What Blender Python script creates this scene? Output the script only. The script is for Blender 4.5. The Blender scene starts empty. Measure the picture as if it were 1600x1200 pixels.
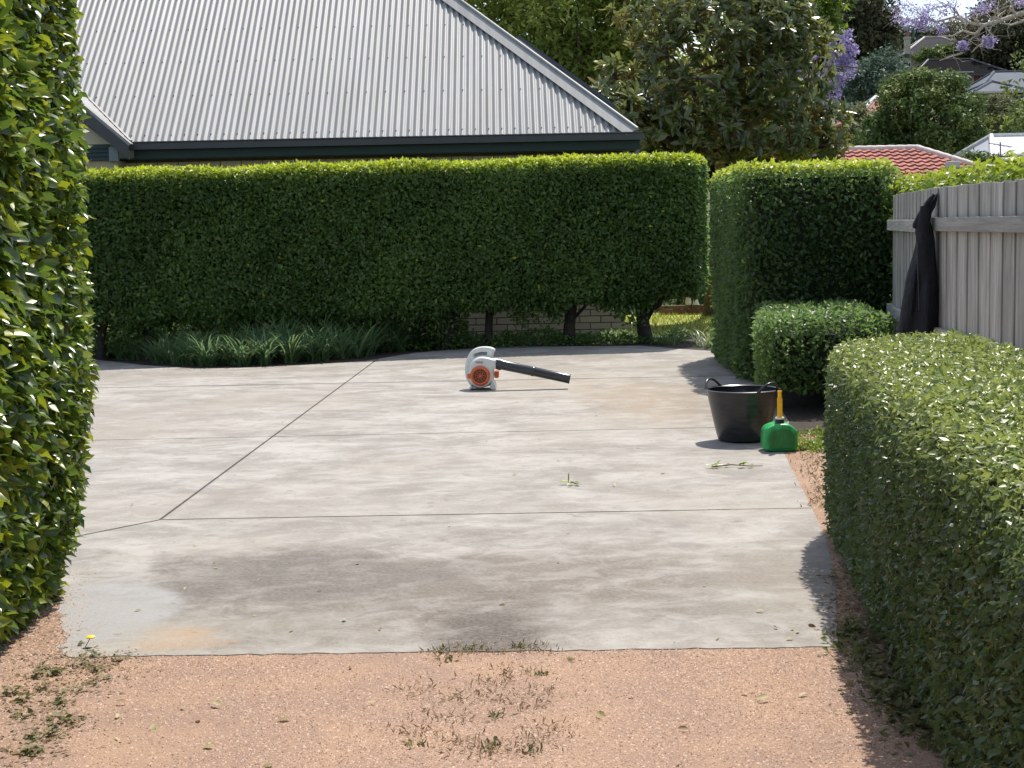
import bpy, bmesh, math, random
import numpy as np
from mathutils import Vector, Matrix
R_ = math.radians
rng = np.random.default_rng(7)
random.seed(7)
sc = bpy.context.scene
col = sc.collection

# ------------------------------------------------------------------ camera, sky, sun, exposure
FPX, EYE, PITCH, ROLL = 2404.0, 1.55, R_(5.89), R_(1.15)
_F = Vector((0, math.cos(PITCH), -math.sin(PITCH)))
_u = Vector((0, math.sin(PITCH), math.cos(PITCH)))
_r = Vector((1, 0, 0))
_R = _r*math.cos(ROLL) - _u*math.sin(ROLL)
_U = _r*math.sin(ROLL) + _u*math.cos(ROLL)
cam_d = bpy.data.cameras.new('camera'); cam = bpy.data.objects.new('camera', cam_d); col.objects.link(cam)
cam_d.sensor_width = 36; cam_d.lens = 36*FPX/1600; cam_d.clip_end = 2000; cam_d.clip_start = .05
M = Matrix((( _R.x, _U.x, -_F.x, 0), (_R.y, _U.y, -_F.y, 0), (_R.z, _U.z, -_F.z, EYE), (0, 0, 0, 1)))
cam.matrix_world = M
sc.camera = cam

SUN = Vector((.25, .52, 1)).normalized()
SUN_EL = math.asin(SUN.z); SUN_AZ = math.atan2(SUN.x, SUN.y)
world = bpy.data.worlds.new("World"); sc.world = world; world.use_nodes = True
wn = world.node_tree; bg = wn.nodes['Background']
sky = wn.nodes.new('ShaderNodeTexSky'); sky.sky_type = 'NISHITA'; sky.sun_disc = False
sky.sun_elevation = SUN_EL; sky.sun_rotation = SUN_AZ; sky.air_density = 1.0; sky.dust_density = 1.2; sky.ozone_density = 1.0
tcw = wn.nodes.new('ShaderNodeTexCoord'); mpw = wn.nodes.new('ShaderNodeMapping'); mpw.inputs['Scale'].default_value = (1, 1, 2.2)
nzw = wn.nodes.new('ShaderNodeTexNoise'); nzw.inputs['Scale'].default_value = 3.2; nzw.inputs['Detail'].default_value = 7; nzw.inputs['Roughness'].default_value = .6
mrw = wn.nodes.new('ShaderNodeMapRange'); mrw.interpolation_type = 'SMOOTHSTEP'; mrw.inputs[1].default_value = .46; mrw.inputs[2].default_value = .70
mxw = wn.nodes.new('ShaderNodeMix'); mxw.data_type = 'RGBA'; mxw.inputs[7].default_value = (6.6, 6.3, 6.0, 1)     # sunlit cloud
wn.links.new(tcw.outputs['Generated'], mpw.inputs[0]); wn.links.new(mpw.outputs[0], nzw.inputs['Vector']); wn.links.new(nzw.outputs[0], mrw.inputs[0])
wn.links.new(mrw.outputs[0], mxw.inputs[0]); wn.links.new(sky.outputs[0], mxw.inputs[6])
wn.links.new(mxw.outputs[2], bg.inputs[0]); bg.inputs[1].default_value = 0.15
sd = bpy.data.lights.new('sun', 'SUN'); so = bpy.data.objects.new('sun', sd); col.objects.link(so)
sd.energy = 4.4; sd.angle = R_(.55); sd.color = (1, .94, .85)
so.rotation_euler = (-SUN).to_track_quat('-Z', 'Y').to_euler(); so.location = (10, 20, 40)
sc.view_settings.view_transform = 'Standard'; sc.view_settings.look = 'None'
sc.view_settings.gamma = 1; sc.view_settings.use_curve_mapping = False
sc.view_settings.exposure = 0.4
sc.render.engine = 'CYCLES'
sc.cycles.max_bounces = 8; sc.cycles.transparent_max_bounces = 4; sc.cycles.transmission_bounces = 4
sc.cycles.caustics_reflective = False; sc.cycles.caustics_refractive = False
sc.cycles.sample_clamp_indirect = 6
sc.cycles.use_denoising = True

# ------------------------------------------------------------------ helpers
def ray(px, py):
    return _R*((px-800)/FPX) + _U*((600-py)/FPX) + _F
def at(px, py, Y):
    d = ray(px, py); return Vector((0, 0, EYE)) + d*(Y/d.y)
def gnd(px, py, z=0.0):
    d = ray(px, py); return Vector((0, 0, EYE)) + d*((z-EYE)/d.z)
def project(P):
    Q = P - np.array([0, 0, EYE]); x = Q@np.array(_R); y = Q@np.array(_U); z = Q@np.array(_F)
    z = np.where(z < .1, .1, z)
    return 800+FPX*x/z, 600-FPX*y/z, z

def tag(o, label=None, cat=None, group=None, kind=None):
    if label: o['label'] = label
    if cat: o['category'] = cat
    if group: o['group'] = group
    if kind: o['kind'] = kind
    return o
def empty(name, loc=(0, 0, 0), rz=0, **k):
    o = bpy.data.objects.new(name, None); col.objects.link(o); o.location = loc; o.rotation_euler.z = rz
    o.empty_display_size = .1
    return tag(o, **k)
def link(name, me, mat=None, parent=None, loc=None, **k):
    o = bpy.data.objects.new(name, me); col.objects.link(o)
    if mat is not None and not me.materials: me.materials.append(mat)
    if parent is not None: o.parent = parent
    if loc is not None: o.location = loc
    return tag(o, **k)
def copy_tree(o, parent=None):
    c = o.copy(); col.objects.link(c)
    if parent is not None: c.parent = parent
    for ch in list(o.children): copy_tree(ch, c)
    return c

class MB:
    def __init__(s): s.v = []; s.f = []
    def add(s, v, f):
        n = len(s.v); s.v += [tuple(p) for p in v]; s.f += [tuple(i+n for i in q) for q in f]; return s
    def box(s, x0, x1, y0, y1, z0, z1):
        return s.add([(x0,y0,z0),(x1,y0,z0),(x1,y1,z0),(x0,y1,z0),(x0,y0,z1),(x1,y0,z1),(x1,y1,z1),(x0,y1,z1)],
                     [(0,3,2,1),(4,5,6,7),(0,1,5,4),(1,2,6,5),(2,3,7,6),(3,0,4,7)])
    def hexa(s, p):  # 8 points like box
        return s.add(p, [(0,3,2,1),(4,5,6,7),(0,1,5,4),(1,2,6,5),(2,3,7,6),(3,0,4,7)])
    def tube(s, pts, rad, n=8, cap=True, squash=None):
        pts = [Vector(p) for p in pts]
        if not hasattr(rad, '__len__'): rad = [rad]*len(pts)
        V = []; F = []
        prev = None
        for i, p in enumerate(pts):
            t = (pts[min(i+1, len(pts)-1)] - pts[max(i-1, 0)])
            if t.length < 1e-9: t = Vector((0, 0, 1))
            t.normalize()
            if prev is None:
                a = Vector((0, 0, 1)) if abs(t.z) < .9 else Vector((1, 0, 0))
                e = t.cross(a).normalized()
            else:
                e = (prev - t*prev.dot(t)).normalized()
            prev = e; b = t.cross(e)
            for k in range(n):
                a = 2*math.pi*k/n
                V.append(p + (e*math.cos(a) + b*math.sin(a))*rad[i])
        for i in range(len(pts)-1):
            for k in range(n):
                F.append((i*n+k, i*n+(k+1)%n, (i+1)*n+(k+1)%n, (i+1)*n+k))
        if cap:
            F.append(tuple(range(n-1, -1, -1))); F.append(tuple((len(pts)-1)*n+k for k in range(n)))
        return s.add(V, F)
    def lathe(s, prof, n=24, axis='Z', origin=(0,0,0), closed=False):
        V = []; F = []; o = Vector(origin)
        for (r, h) in prof:
            for k in range(n):
                a = 2*math.pi*k/n; x = r*math.cos(a); y = r*math.sin(a)
                if axis == 'Z': V.append(o+Vector((x, y, h)))
                elif axis == 'Y': V.append(o+Vector((x, -h, y)))   # h points to the viewer (-Y)
                else: V.append(o+Vector((h, x, y)))
        m = len(prof)
        for i in range(m-1 if not closed else m):
            j = (i+1) % m
            for k in range(n):
                F.append((i*n+k, i*n+(k+1)%n, j*n+(k+1)%n, j*n+k))
        return s.add(V, F)
    def prism(s, poly, z0, z1):
        n = len(poly)
        V = [(p[0], p[1], z0) for p in poly] + [(p[0], p[1], z1) for p in poly]
        F = [tuple(range(n-1, -1, -1)), tuple(range(n, 2*n))] + [(i, (i+1)%n, n+(i+1)%n, n+i) for i in range(n)]
        return s.add(V, F)
    def mesh(s, name, smooth=False, bevel=0, seg=2):
        me = bpy.data.meshes.new(name); me.from_pydata(s.v, [], s.f); me.update()
        bm = bmesh.new(); bm.from_mesh(me)
        bmesh.ops.recalc_face_normals(bm, faces=bm.faces)
        if bevel:
            es = [e for e in bm.edges if len(e.link_faces) == 2 and e.calc_face_angle(0) > .5]
            bmesh.ops.bevel(bm, geom=es, offset=bevel, segments=seg, affect='EDGES', profile=.6)
        bm.to_mesh(me); bm.free()
        if smooth:
            me.shade_smooth()
            try: me.set_sharp_from_angle(angle=R_(40))
            except Exception: pass
        return me
    def build(s, name, mat, parent=None, smooth=False, bevel=0, loc=None, **k):
        return link(name, s.mesh(name, smooth, bevel), mat, parent, loc, **k)

def fast_mesh(name, V, tris, attrs=None, smooth=False):
    V = np.asarray(V, dtype=np.float32); tris = np.asarray(tris, dtype=np.int32)
    me = bpy.data.meshes.new(name)
    me.vertices.add(len(V)); me.vertices.foreach_set('co', V.ravel())
    k = tris.shape[1]
    me.loops.add(tris.size); me.loops.foreach_set('vertex_index', tris.ravel())
    me.polygons.add(len(tris)); me.polygons.foreach_set('loop_start', np.arange(0, tris.size, k, dtype=np.int32))
    me.polygons.foreach_set('loop_total', np.full(len(tris), k, dtype=np.int32))
    if smooth: me.polygons.foreach_set('use_smooth', np.ones(len(tris), dtype=bool))
    for an, av in (attrs or {}).items():
        a = me.attributes.new(an, 'FLOAT', 'FACE'); a.data.foreach_set('value', np.asarray(av, dtype=np.float32))
    me.update(calc_edges=True)
    return me

def curve_solid(name, loops, depth, bevel, res=3):
    """a flat outline in XZ given thickness along Y, rounded edges, converted to mesh"""
    cu = bpy.data.curves.new(name, 'CURVE'); cu.dimensions = '2D'; cu.fill_mode = 'BOTH'
    cu.extrude = max(depth/2-bevel, 1e-4); cu.bevel_depth = bevel; cu.bevel_resolution = res; cu.offset = -bevel
    for lp in loops:
        sp = cu.splines.new('POLY'); sp.points.add(len(lp)-1); sp.use_cyclic_u = True
        for p, (x, z) in zip(sp.points, lp): p.co = (x, z, 0, 1)
    ob = bpy.data.objects.new(name, cu); col.objects.link(ob)
    dg = bpy.context.evaluated_depsgraph_get(); me = bpy.data.meshes.new_from_object(ob.evaluated_get(dg))
    bpy.data.objects.remove(ob); bpy.data.curves.remove(cu)
    me.transform(Matrix.Rotation(R_(90), 4, 'X')); me.name = name
    me.shade_smooth()
    try: me.set_sharp_from_angle(angle=R_(50))
    except Exception: pass
    return me

def smooth_loop(pts, it=2):
    p = [Vector((a, b)) for a, b in pts]
    for _ in range(it):
        q = []
        for i in range(len(p)):
            a, b = p[i], p[(i+1) % len(p)]
            q += [a*.75+b*.25, a*.25+b*.75]
        p = q
    return [(v.x, v.y) for v in p]

# ------------------------------------------------------------------ materials
class NT:
    def __init__(s, name):
        s.m = bpy.data.materials.new(name); s.m.use_nodes = True; s.t = s.m.node_tree
        s.b = s.t.nodes['Principled BSDF']; s.out = s.t.nodes['Material Output']
    def n(s, typ, **k):
        nd = s.t.nodes.new(typ)
        for a, v in k.items(): setattr(nd, a, v)
        return nd
    def l(s, a, b): s.t.links.new(a, b)
    def val(s, v):
        if isinstance(v, (int, float)):
            n = s.n('ShaderNodeValue'); n.outputs[0].default_value = v; return n.outputs[0]
        return v
    def math(s, op, a, b=None, c=None, clamp=False):
        n = s.n('ShaderNodeMath', operation=op, use_clamp=clamp)
        for i, v in enumerate((a, b, c)):
            if v is None: continue
            if isinstance(v, (int, float)): n.inputs[i].default_value = v
            else: s.l(v, n.inputs[i])
        return n.outputs[0]
    def pos(s, scale=(1, 1, 1), loc=(0, 0, 0), rot=(0, 0, 0), obj=False):
        if obj: src = s.n('ShaderNodeTexCoord').outputs['Object']
        else: src = s.n('ShaderNodeNewGeometry').outputs['Position']
        mp = s.n('ShaderNodeMapping'); mp.inputs['Scale'].default_value = scale; mp.inputs['Location'].default_value = loc
        mp.inputs['Rotation'].default_value = rot
        s.l(src, mp.inputs[0]); return mp.outputs[0]
    def noise(s, vec, scale, detail=4, rough=.55, dist=0):
        n = s.n('ShaderNodeTexNoise'); n.inputs['Scale'].default_value = scale; n.inputs['Detail'].default_value = detail
        n.inputs['Roughness'].default_value = rough; n.inputs['Distortion'].default_value = dist
        s.l(vec, n.inputs['Vector']); return n.outputs[0]
    def step(s, v, a, b):
        n = s.n('ShaderNodeMapRange', interpolation_type='SMOOTHSTEP'); s.l(v, n.inputs[0])
        n.inputs[1].default_value = a; n.inputs[2].default_value = b; return n.outputs[0]
    def mix(s, fac, a, b, mode='MIX'):
        n = s.n('ShaderNodeMix', data_type='RGBA', blend_type=mode)
        for inp, v in ((n.inputs[0], fac), (n.inputs[6], a), (n.inputs[7], b)):
            if isinstance(v, (int, float)): inp.default_value = v
            elif isinstance(v, tuple): inp.default_value = (*v[:3], 1)
            else: s.l(v, inp)
        return n.outputs[2]
    def attr(s, name):
        n = s.n('ShaderNodeAttribute'); n.attribute_name = name; return n.outputs['Fac']
    def bump(s, h, strength=.3, dist=.01):
        b = s.n('ShaderNodeBump'); b.inputs['Strength'].default_value = strength; b.inputs['Distance'].default_value = dist
        s.l(h, b.inputs['Height']); s.l(b.outputs[0], s.b.inputs['Normal'])
    def color(s, v):
        if isinstance(v, tuple): s.b.inputs['Base Color'].default_value = (*v[:3], 1)
        else: s.l(v, s.b.inputs['Base Color'])
    def rough(s, v):
        if isinstance(v, (int, float)): s.b.inputs['Roughness'].default_value = v
        else: s.l(v, s.b.inputs['Roughness'])

def simple(name, c, rough=.6, var=.15, scale=6, metal=0, spec=.5, bump=0, bscale=60):
    t = NT(name); v = t.noise(t.pos(), scale, 5)
    f = t.step(v, .3, .7)
    t.color(t.mix(f, tuple(x*(1-var) for x in c), tuple(min(1, x*(1+var)) for x in c)))
    t.rough(rough); t.b.inputs['Metallic'].default_value = metal; t.b.inputs['Specular IOR Level'].default_value = spec
    if bump: t.bump(t.noise(t.pos(), bscale, 4), bump, .01)
    return t.m

def leaf_mat(name, dark, light, young, back=None, rough=.38, trans=.3, tcol=None, spec=.5):
    t = NT(name)
    c = t.mix(t.attr('tint'), dark, light)
    c = t.mix(t.attr('young'), c, young)
    tc = t.mix(t.attr('young'), tcol or tuple(min(1, x*2.2) for x in light), tuple(min(1, x*1.5) for x in young))
    if back:
        g = t.n('ShaderNodeNewGeometry'); c = t.mix(g.outputs['Backfacing'], c, back)
    t.color(c); t.rough(rough); t.b.inputs['Specular IOR Level'].default_value = spec
    tr = t.n('ShaderNodeBsdfTranslucent'); t.l(tc, tr.inputs[0])
    mx = t.n('ShaderNodeMixShader'); mx.inputs[0].default_value = trans
    t.l(t.b.outputs[0], mx.inputs[1]); t.l(tr.outputs[0], mx.inputs[2]); t.l(mx.outputs[0], t.out.inputs[0])
    return t.m

def concrete_material():
    t = NT('concrete')
    P = t.pos()
    big = t.noise(t.pos((.6, .7, 1)), 1.0, 5, .6, .6)
    streak = t.noise(t.pos((.85, 1.1, 1), rot=(0, 0, R_(4))), 1.7, 8, .64, .5)
    str2 = t.noise(t.pos((1, 1.25, 1), (3, 5, 0)), 4.6, 7, .68, .8)
    fine = t.noise(P, 55, 4, .7)
    c = t.mix(t.step(streak, .33, .68), (.19, .17, .143), (.355, .332, .297))
    c = t.mix(t.math('MULTIPLY', t.step(str2, .46, .64), .34), c, (.41, .40, .375))
    c = t.mix(t.math('MULTIPLY', t.step(str2, .52, .38), .32), c, (.16, .142, .12))
    c = t.mix(t.math('MULTIPLY', t.step(big, .45, .72), .5), c, (.27, .235, .185))
    wob = t.noise(t.pos((1, 1, 1)), 2.6, 7, .62)
    def blob(x, y, rx, ry, col_, amt, c, soft=.6, wobble=1.0):
        mp = t.pos((1/rx, 1/ry, 0), (-x/rx, -y/ry, 0))
        ln = t.n('ShaderNodeVectorMath', operation='LENGTH'); t.l(mp, ln.inputs[0])
        d = t.math('ADD', ln.outputs['Value'], t.math('MULTIPLY', t.math('SUBTRACT', wob, .5), wobble))
        m = t.math('MULTIPLY', t.math('MULTIPLY', t.math('SUBTRACT', 1.0, t.step(d, 1-soft, 1.0)), amt), t.math('ADD', .62, t.math('MULTIPLY', t.step(str2, .62, .38), .6)), clamp=True)
        return t.mix(m, c, col_)
    c = blob(-.3, 6.5, 2.0, 1.25, (.128, .103, .077), .85, c, .8, 1.6)          # tracked-in dirt near the gravel
    c = blob(-1.05, 6.7, .95, .8, (.098, .082, .064), .88, c, .7, 1.5)
    c = blob(-.12, 5.75, .36, .9, (.075, .054, .036), 1.0, c, .9, 1.1)          # oil and wheel stain
    c = blob(-.10, 5.62, .27, .5, (.060, .043, .028), 1.0, c, .9, .9)
    c = blob(-1.78, 6.12, .42, .62, (.275, .272, .262), .9, c, .25, .8)          # washed clean fan
    c = blob(-1.29, 5.72, .19, .22, (.33, .225, .13), .8, c, .6, 3.2)         # sand
    c = blob(1.25, 13.2, .9, 2.4, (.25, .185, .115), .75, c, .8, 1.6)           # rusty leaf tannin
    c = blob(1.6, 12.2, .45, 2.4, (.17, .14, .105), .6, c, .9, 1.2)
    c = blob(.6, 17.6, 2.6, .9, (.17, .14, .11), .6, c, .9, 1.2)
    c = blob(-3.4, 16.6, 2.6, .8, (.19, .165, .135), .5, c, .9, 1.2)
    c = blob(.5, 15, 1.2, 2, (.27, .22, .15), .5, c, .9, 1.6)
    c = blob(1.2, 6.4, .45, 1.1, (.20, .168, .13), .7, c, .8, 1.4)
    c = blob(-3.2, 12.5, 1.5, 2.2, (.25, .215, .175), .55, c, .9, 1.6)
    c = blob(-.6, 8.3, 2.2, .5, (.24, .215, .18), .5, c, .8, 1.4)
    c = t.mix(t.math('MULTIPLY', t.step(fine, .3, .75), .22), c, (.45, .44, .42))
    spk = t.noise(P, 14, 2, .5); c = t.mix(t.math('MULTIPLY', t.step(spk, .66, .74), .45), c, (.14, .12, .10))
    t.color(c); t.rough(.82); t.bump(t.noise(P, 130, 5, .7), .25, .004)
    return t.m

def gravel_ground():
    t = NT('gravel_ground'); P = t.pos()
    a = t.noise(P, 3.0, 4); b = t.noise(P, 160, 3, .8)
    c = t.mix(t.step(a, .35, .7), (.28, .186, .136), (.375, .24, .155))
    c = t.mix(t.math('MULTIPLY', t.step(b, .45, .62), .45), c, (.21, .135, .105))
    c = t.mix(t.math('MULTIPLY', t.step(t.noise(P, 120, 2), .58, .7), .6), c, (.58, .42, .33))
    t.color(c); t.rough(.95); t.bump(b, .5, .006); return t.m

def stone_mat():
    t = NT('gravel_stone'); k = t.attr('tint'); r = t.n('ShaderNodeValToRGB')
    e = r.color_ramp.elements; e[0].color = (.15, .095, .075, 1); e[1].color = (.52, .40, .32, 1)
    x = e.new(.3); x.color = (.34, .215, .145, 1)
    x = e.new(.7); x.color = (.43, .28, .19, 1)
    t.l(k, r.inputs[0]); t.color(r.outputs[0]); t.rough(.9); return t.m

def soil_mat(name, c1, c2, s=2.5):
    t = NT(name); P = t.pos(); a = t.noise(P, s, 5); b = t.noise(P, 60, 4, .7)
    c = t.mix(t.step(a, .35, .65), c1, c2); c = t.mix(t.math('MULTIPLY', t.step(b, .4, .7), .5), c, tuple(x*.5 for x in c1))
    t.color(c); t.rough(.95); t.bump(b, .8, .02); return t.m

def wood_mat(name, c1, c2):
    t = NT(name)
    oi = t.n('ShaderNodeObjectInfo')
    gx = t.pos((5, 5, .32), obj=True); ad = t.n('ShaderNodeVectorMath', operation='ADD'); t.l(gx, ad.inputs[0])
    sclr = t.n('ShaderNodeVectorMath', operation='SCALE'); sclr.inputs[0].default_value = (7, 3, 11); t.l(oi.outputs['Random'], sclr.inputs['Scale'])
    t.l(sclr.outputs[0], ad.inputs[1])
    g = t.noise(ad.outputs[0], 5, 6, .7, .4); big = t.noise(t.pos((1, 1, .6)), 1.6, 3)
    c = t.mix(t.step(g, .3, .72), c1, c2)
    c = t.mix(t.math('MULTIPLY', oi.outputs['Random'], .55), c, tuple(x*.60 for x in c1))
    c = t.mix(t.math('MULTIPLY', t.step(big, .5, .75), .3), c, (.30, .27, .22))
    t.color(c); t.rough(.85); t.bump(g, .5, .006); return t.m

def brick_mat(name, c, var=.25):
    t = NT(name); oi = t.n('ShaderNodeObjectInfo')
    k = t.math('ADD', t.math('MULTIPLY', oi.outputs['Random'], .6), t.math('MULTIPLY', t.noise(t.pos(), 18, 4), .4))
    t.color(t.mix(k, tuple(x*(1-var) for x in c), tuple(min(1, x*(1+var)) for x in c))); t.rough(.85)
    t.bump(t.noise(t.pos(), 90, 3), .3, .004); return t.m

MAT = {}
MAT['concrete'] = concrete_material()
MAT['joint'] = simple('joint_dirt', (.085, .065, .05), .95)
MAT['gravel'] = gravel_ground(); MAT['stone'] = stone_mat()
MAT['soil'] = soil_mat('bare_soil', (.34, .215, .14), (.44, .30, .205))
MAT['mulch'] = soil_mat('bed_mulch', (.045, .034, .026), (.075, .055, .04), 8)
MAT['terrain'] = soil_mat('hill_grass', (.06, .075, .028), (.10, .10, .045), .15)
MAT['lawn'] = soil_mat('lawn', (.30, .34, .07), (.44, .42, .11), 3)
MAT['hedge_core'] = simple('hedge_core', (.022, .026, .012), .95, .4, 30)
MAT['bark'] = simple('bark', (.085, .065, .048), .9, .4, 14, bump=.6)
MAT['hedge_bark'] = simple('hedge_bark', (.035, .028, .022), .9, .4, 14, bump=.6)
MAT['pale_bark'] = simple('pale_bark', (.46, .41, .34), .9, .3, 14, bump=.4)
MAT['leaf_left'] = leaf_mat('leaf_left', (.028, .060, .010), (.085, .135, .020), (.30, .34, .02), rough=.30, trans=.32, spec=.6)
MAT['leaf_back'] = leaf_mat('leaf_back', (.026, .060, .014), (.125, .205, .052), (.46, .52, .035), rough=.42, trans=.36, spec=.4)
MAT['leaf_tall'] = leaf_mat('leaf_tall', (.026, .058, .016), (.118, .190, .055), (.44, .50, .04), rough=.42, trans=.36, spec=.4)
MAT['leaf_box'] = leaf_mat('leaf_box', (.042, .074, .022), (.105, .150, .050), (.29, .34, .08), rough=.36, trans=.30, spec=.55)
MAT['leaf_lime'] = leaf_mat('leaf_lime', (.06, .11, .018), (.12, .18, .025), (.30, .36, .03), rough=.4, trans=.35)
MAT['leaf_magnolia'] = leaf_mat('leaf_magnolia', (.055, .080, .020), (.125, .155, .045), (.22, .23, .05), back=(.36, .21, .085), rough=.27, trans=.3, spec=.7)
MAT['strap'] = leaf_mat('strap_leaf', (.07, .145, .055), (.16, .25, .11), (.38, .38, .11), rough=.4, trans=.25)
MAT['weed'] = leaf_mat('weed_leaf', (.06, .085, .03), (.14, .15, .055), (.30, .23, .11), rough=.6, trans=.3)
MAT['straw'] = leaf_mat('dry_weed_leaf', (.17, .13, .085), (.30, .23, .14), (.38, .27, .16), rough=.7, trans=.2)
MAT['dry'] = leaf_mat('dry_leaf', (.30, .27, .10), (.42, .40, .22), (.22, .12, .05), rough=.6, trans=.2)
MAT['far1'] = leaf_mat('tree_light_green', (.101, .149, .034), (.203, .250, .061), (.365, .405, .081), rough=.5, trans=.35, spec=.15)
MAT['far2'] = leaf_mat('tree_dark_brown', (.061, .068, .038), (.115, .115, .061), (.149, .115, .061), rough=.6, trans=.15, spec=.15)
MAT['far3'] = leaf_mat('tree_blue_green', (.061, .108, .078), (.108, .162, .115), (.135, .189, .121), rough=.6, trans=.15, spec=.15)
MAT['far4'] = leaf_mat('tree_round_green', (.054, .095, .030), (.108, .155, .047), (.243, .270, .061), rough=.5, trans=.2, spec=.15)
MAT['far5'] = leaf_mat('shrub_olive', (.10, .115, .055), (.17, .18, .09), (.20, .20, .09), rough=.6, trans=.25, spec=.15)
MAT['blossom'] = leaf_mat('jacaranda_blossom', (.31, .25, .47), (.48, .42, .64), (.60, .53, .74), rough=.7, trans=.35, tcol=(.46, .40, .66), spec=.15)
MAT['roof'] = simple('grey_corrugated_steel', (.285, .29, .288), .5, .05, .8, spec=.3)
def roof_mat():
    t = NT('grey_corrugated_steel'); a = t.noise(t.pos((5, .25, .25)), 2.2, 5, .6); b = t.noise(t.pos(), 1.3, 4)
    c = t.mix(t.step(a, .3, .7), (.25, .255, .252), (.325, .33, .325)); c = t.mix(t.math('MULTIPLY', t.step(b, .5, .7), .35), c, (.27, .265, .25))
    t.color(c); t.rough(.5); t.b.inputs['Specular IOR Level'].default_value = .3; return t.m
MAT['roof'] = roof_mat()
MAT['gutter'] = simple('gutter_grey', (.055, .058, .064), .5, .08)
MAT['green'] = simple('fascia_green', (.007, .032, .027), .55, .1)
MAT['cream'] = simple('cream_paint', (.50, .46, .33), .7, .08)
MAT['brick'] = brick_mat('cream_brick', (.62, .54, .38), .12)
MAT['mortar'] = simple('mortar', (.20, .14, .085), .95, .2, 20)
MAT['paling'] = wood_mat('grey_paling', (.30, .28, .25), (.66, .62, .56))
MAT['sleeper'] = wood_mat('sleeper', (.14, .085, .05), (.24, .15, .10))

# ------------------------------------------------------------------ foliage builders
T_SMALL = (np.array([(0,0,0),(.45,-.5,.06),(.45,.5,.06),(1,0,-.06),(.5,0,-.05)]), [(0,1,4),(0,4,2),(1,3,4),(4,3,2)])
T_BIG = (np.array([(0,0,0),(.28,-.42,.05),(.28,.42,.05),(.3,0,-.03),(.66,-.40,.03),(.66,.40,.03),(.66,0,-.07),(1,0,-.16)]),
         [(0,1,3),(0,3,2),(1,4,3),(3,4,6),(2,3,5),(3,6,5),(4,7,6),(6,7,5)])
T_QUAD = (np.array([(0,0,0),(.5,-.5,.05),(1,0,-.1),(.5,.5,.05)]), [(0,1,2),(0,2,3)])

def nrm(a): return a/np.maximum(np.linalg.norm(a, axis=1, keepdims=True), 1e-9)
def leaf_arrays(P, T, N, L, W, tmpl):
    tv, tf = tmpl; B = np.cross(N, T)
    n = len(P); k = len(tv)
    curl = np.random.default_rng(n).uniform(-.4, 2.6, n) if n > 1 else np.ones(1)
    V = P[:,None,:] + L[:,None,None]*tv[None,:,0,None]*T[:,None,:] + W[:,None,None]*tv[None,:,1,None]*B[:,None,:] + (L*curl)[:,None,None]*tv[None,:,2,None]*N[:,None,:]
    F = (np.array(tf)[None] + (np.arange(n)*k)[:,None,None]).reshape(-1, 3)
    return V.reshape(-1, 3), F
def leaf_mesh(name, P, T, N, L, W, tint, young, tmpl):
    V, F = leaf_arrays(P, T, N, L, W, tmpl); k = len(tmpl[1])
    return fast_mesh(name, V, F, {'tint': np.repeat(tint, k), 'young': np.repeat(young, k)})
def frames(N0, out_bias=.5, down=.15, up=.35, rand=.6):
    n = len(N0)
    N = nrm(N0*out_bias + rng.normal(size=(n,3))*rand + np.array([0,0,up]))
    T = N0*.45 + rng.normal(size=(n,3))*.7 + np.array([0,0,-down])
    T = T - N*np.sum(T*N, axis=1, keepdims=True)
    return nrm(T), N

def poly_sdf(P, poly):
    poly = np.asarray(poly, float); d = np.full(len(P), 1e9); inside = np.zeros(len(P), bool)
    for i in range(len(poly)):
        a = poly[i]; b = poly[(i+1) % len(poly)]; e = b-a; w = P-a
        t = np.clip((w@e)/(e@e), 0, 1); q = w - t[:,None]*e; d = np.minimum(d, np.sum(q*q, axis=1))
        c = ((a[1] > P[:,1]) != (b[1] > P[:,1])) & (P[:,0] < (b[0]-a[0])*(P[:,1]-a[1])/(b[1]-a[1]+1e-12)+a[0])
        inside ^= c
    d = np.sqrt(d); return np.where(inside, -d, d)
def hedge_sdf(P, poly, z0f, z1, r):
    z0 = z0f(P[:,0]) if callable(z0f) else z0f
    dp = poly_sdf(P[:,:2], poly); dz = np.maximum(P[:,2]-z1, z0-P[:,2])
    a = dp+r; b = dz+r
    return np.minimum(np.maximum(a, b), 0) + np.hypot(np.maximum(a, 0), np.maximum(b, 0)) - r
def lumps(P, amp, f=1.0, seed=0):
    s = np.zeros(len(P)); g = np.random.default_rng(seed)
    for k in range(7):
        w = g.normal(size=3)*(2.2+k*1.3)*f; s += np.sin(P@w + g.uniform(0, 6.3))*(1/(1+.35*k))
    return s*amp/2.2
def inset(poly, d):
    n = len(poly); out = []
    A = sum(poly[i][0]*poly[(i+1)%n][1]-poly[(i+1)%n][0]*poly[i][1] for i in range(n))
    s = 1 if A > 0 else -1
    for i in range(n):
        p0 = Vector(poly[i-1]); p1 = Vector(poly[i]); p2 = Vector(poly[(i+1)%n])
        e1 = (p1-p0).normalized(); e2 = (p2-p1).normalized()
        n1 = Vector((-e1.y, e1.x))*s; n2 = Vector((-e2.y, e2.x))*s
        k = (n1+n2); k = k/(max(.25, 1+n1.dot(n2)))
        out.append(tuple(p1+k*d))
    return out

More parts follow.
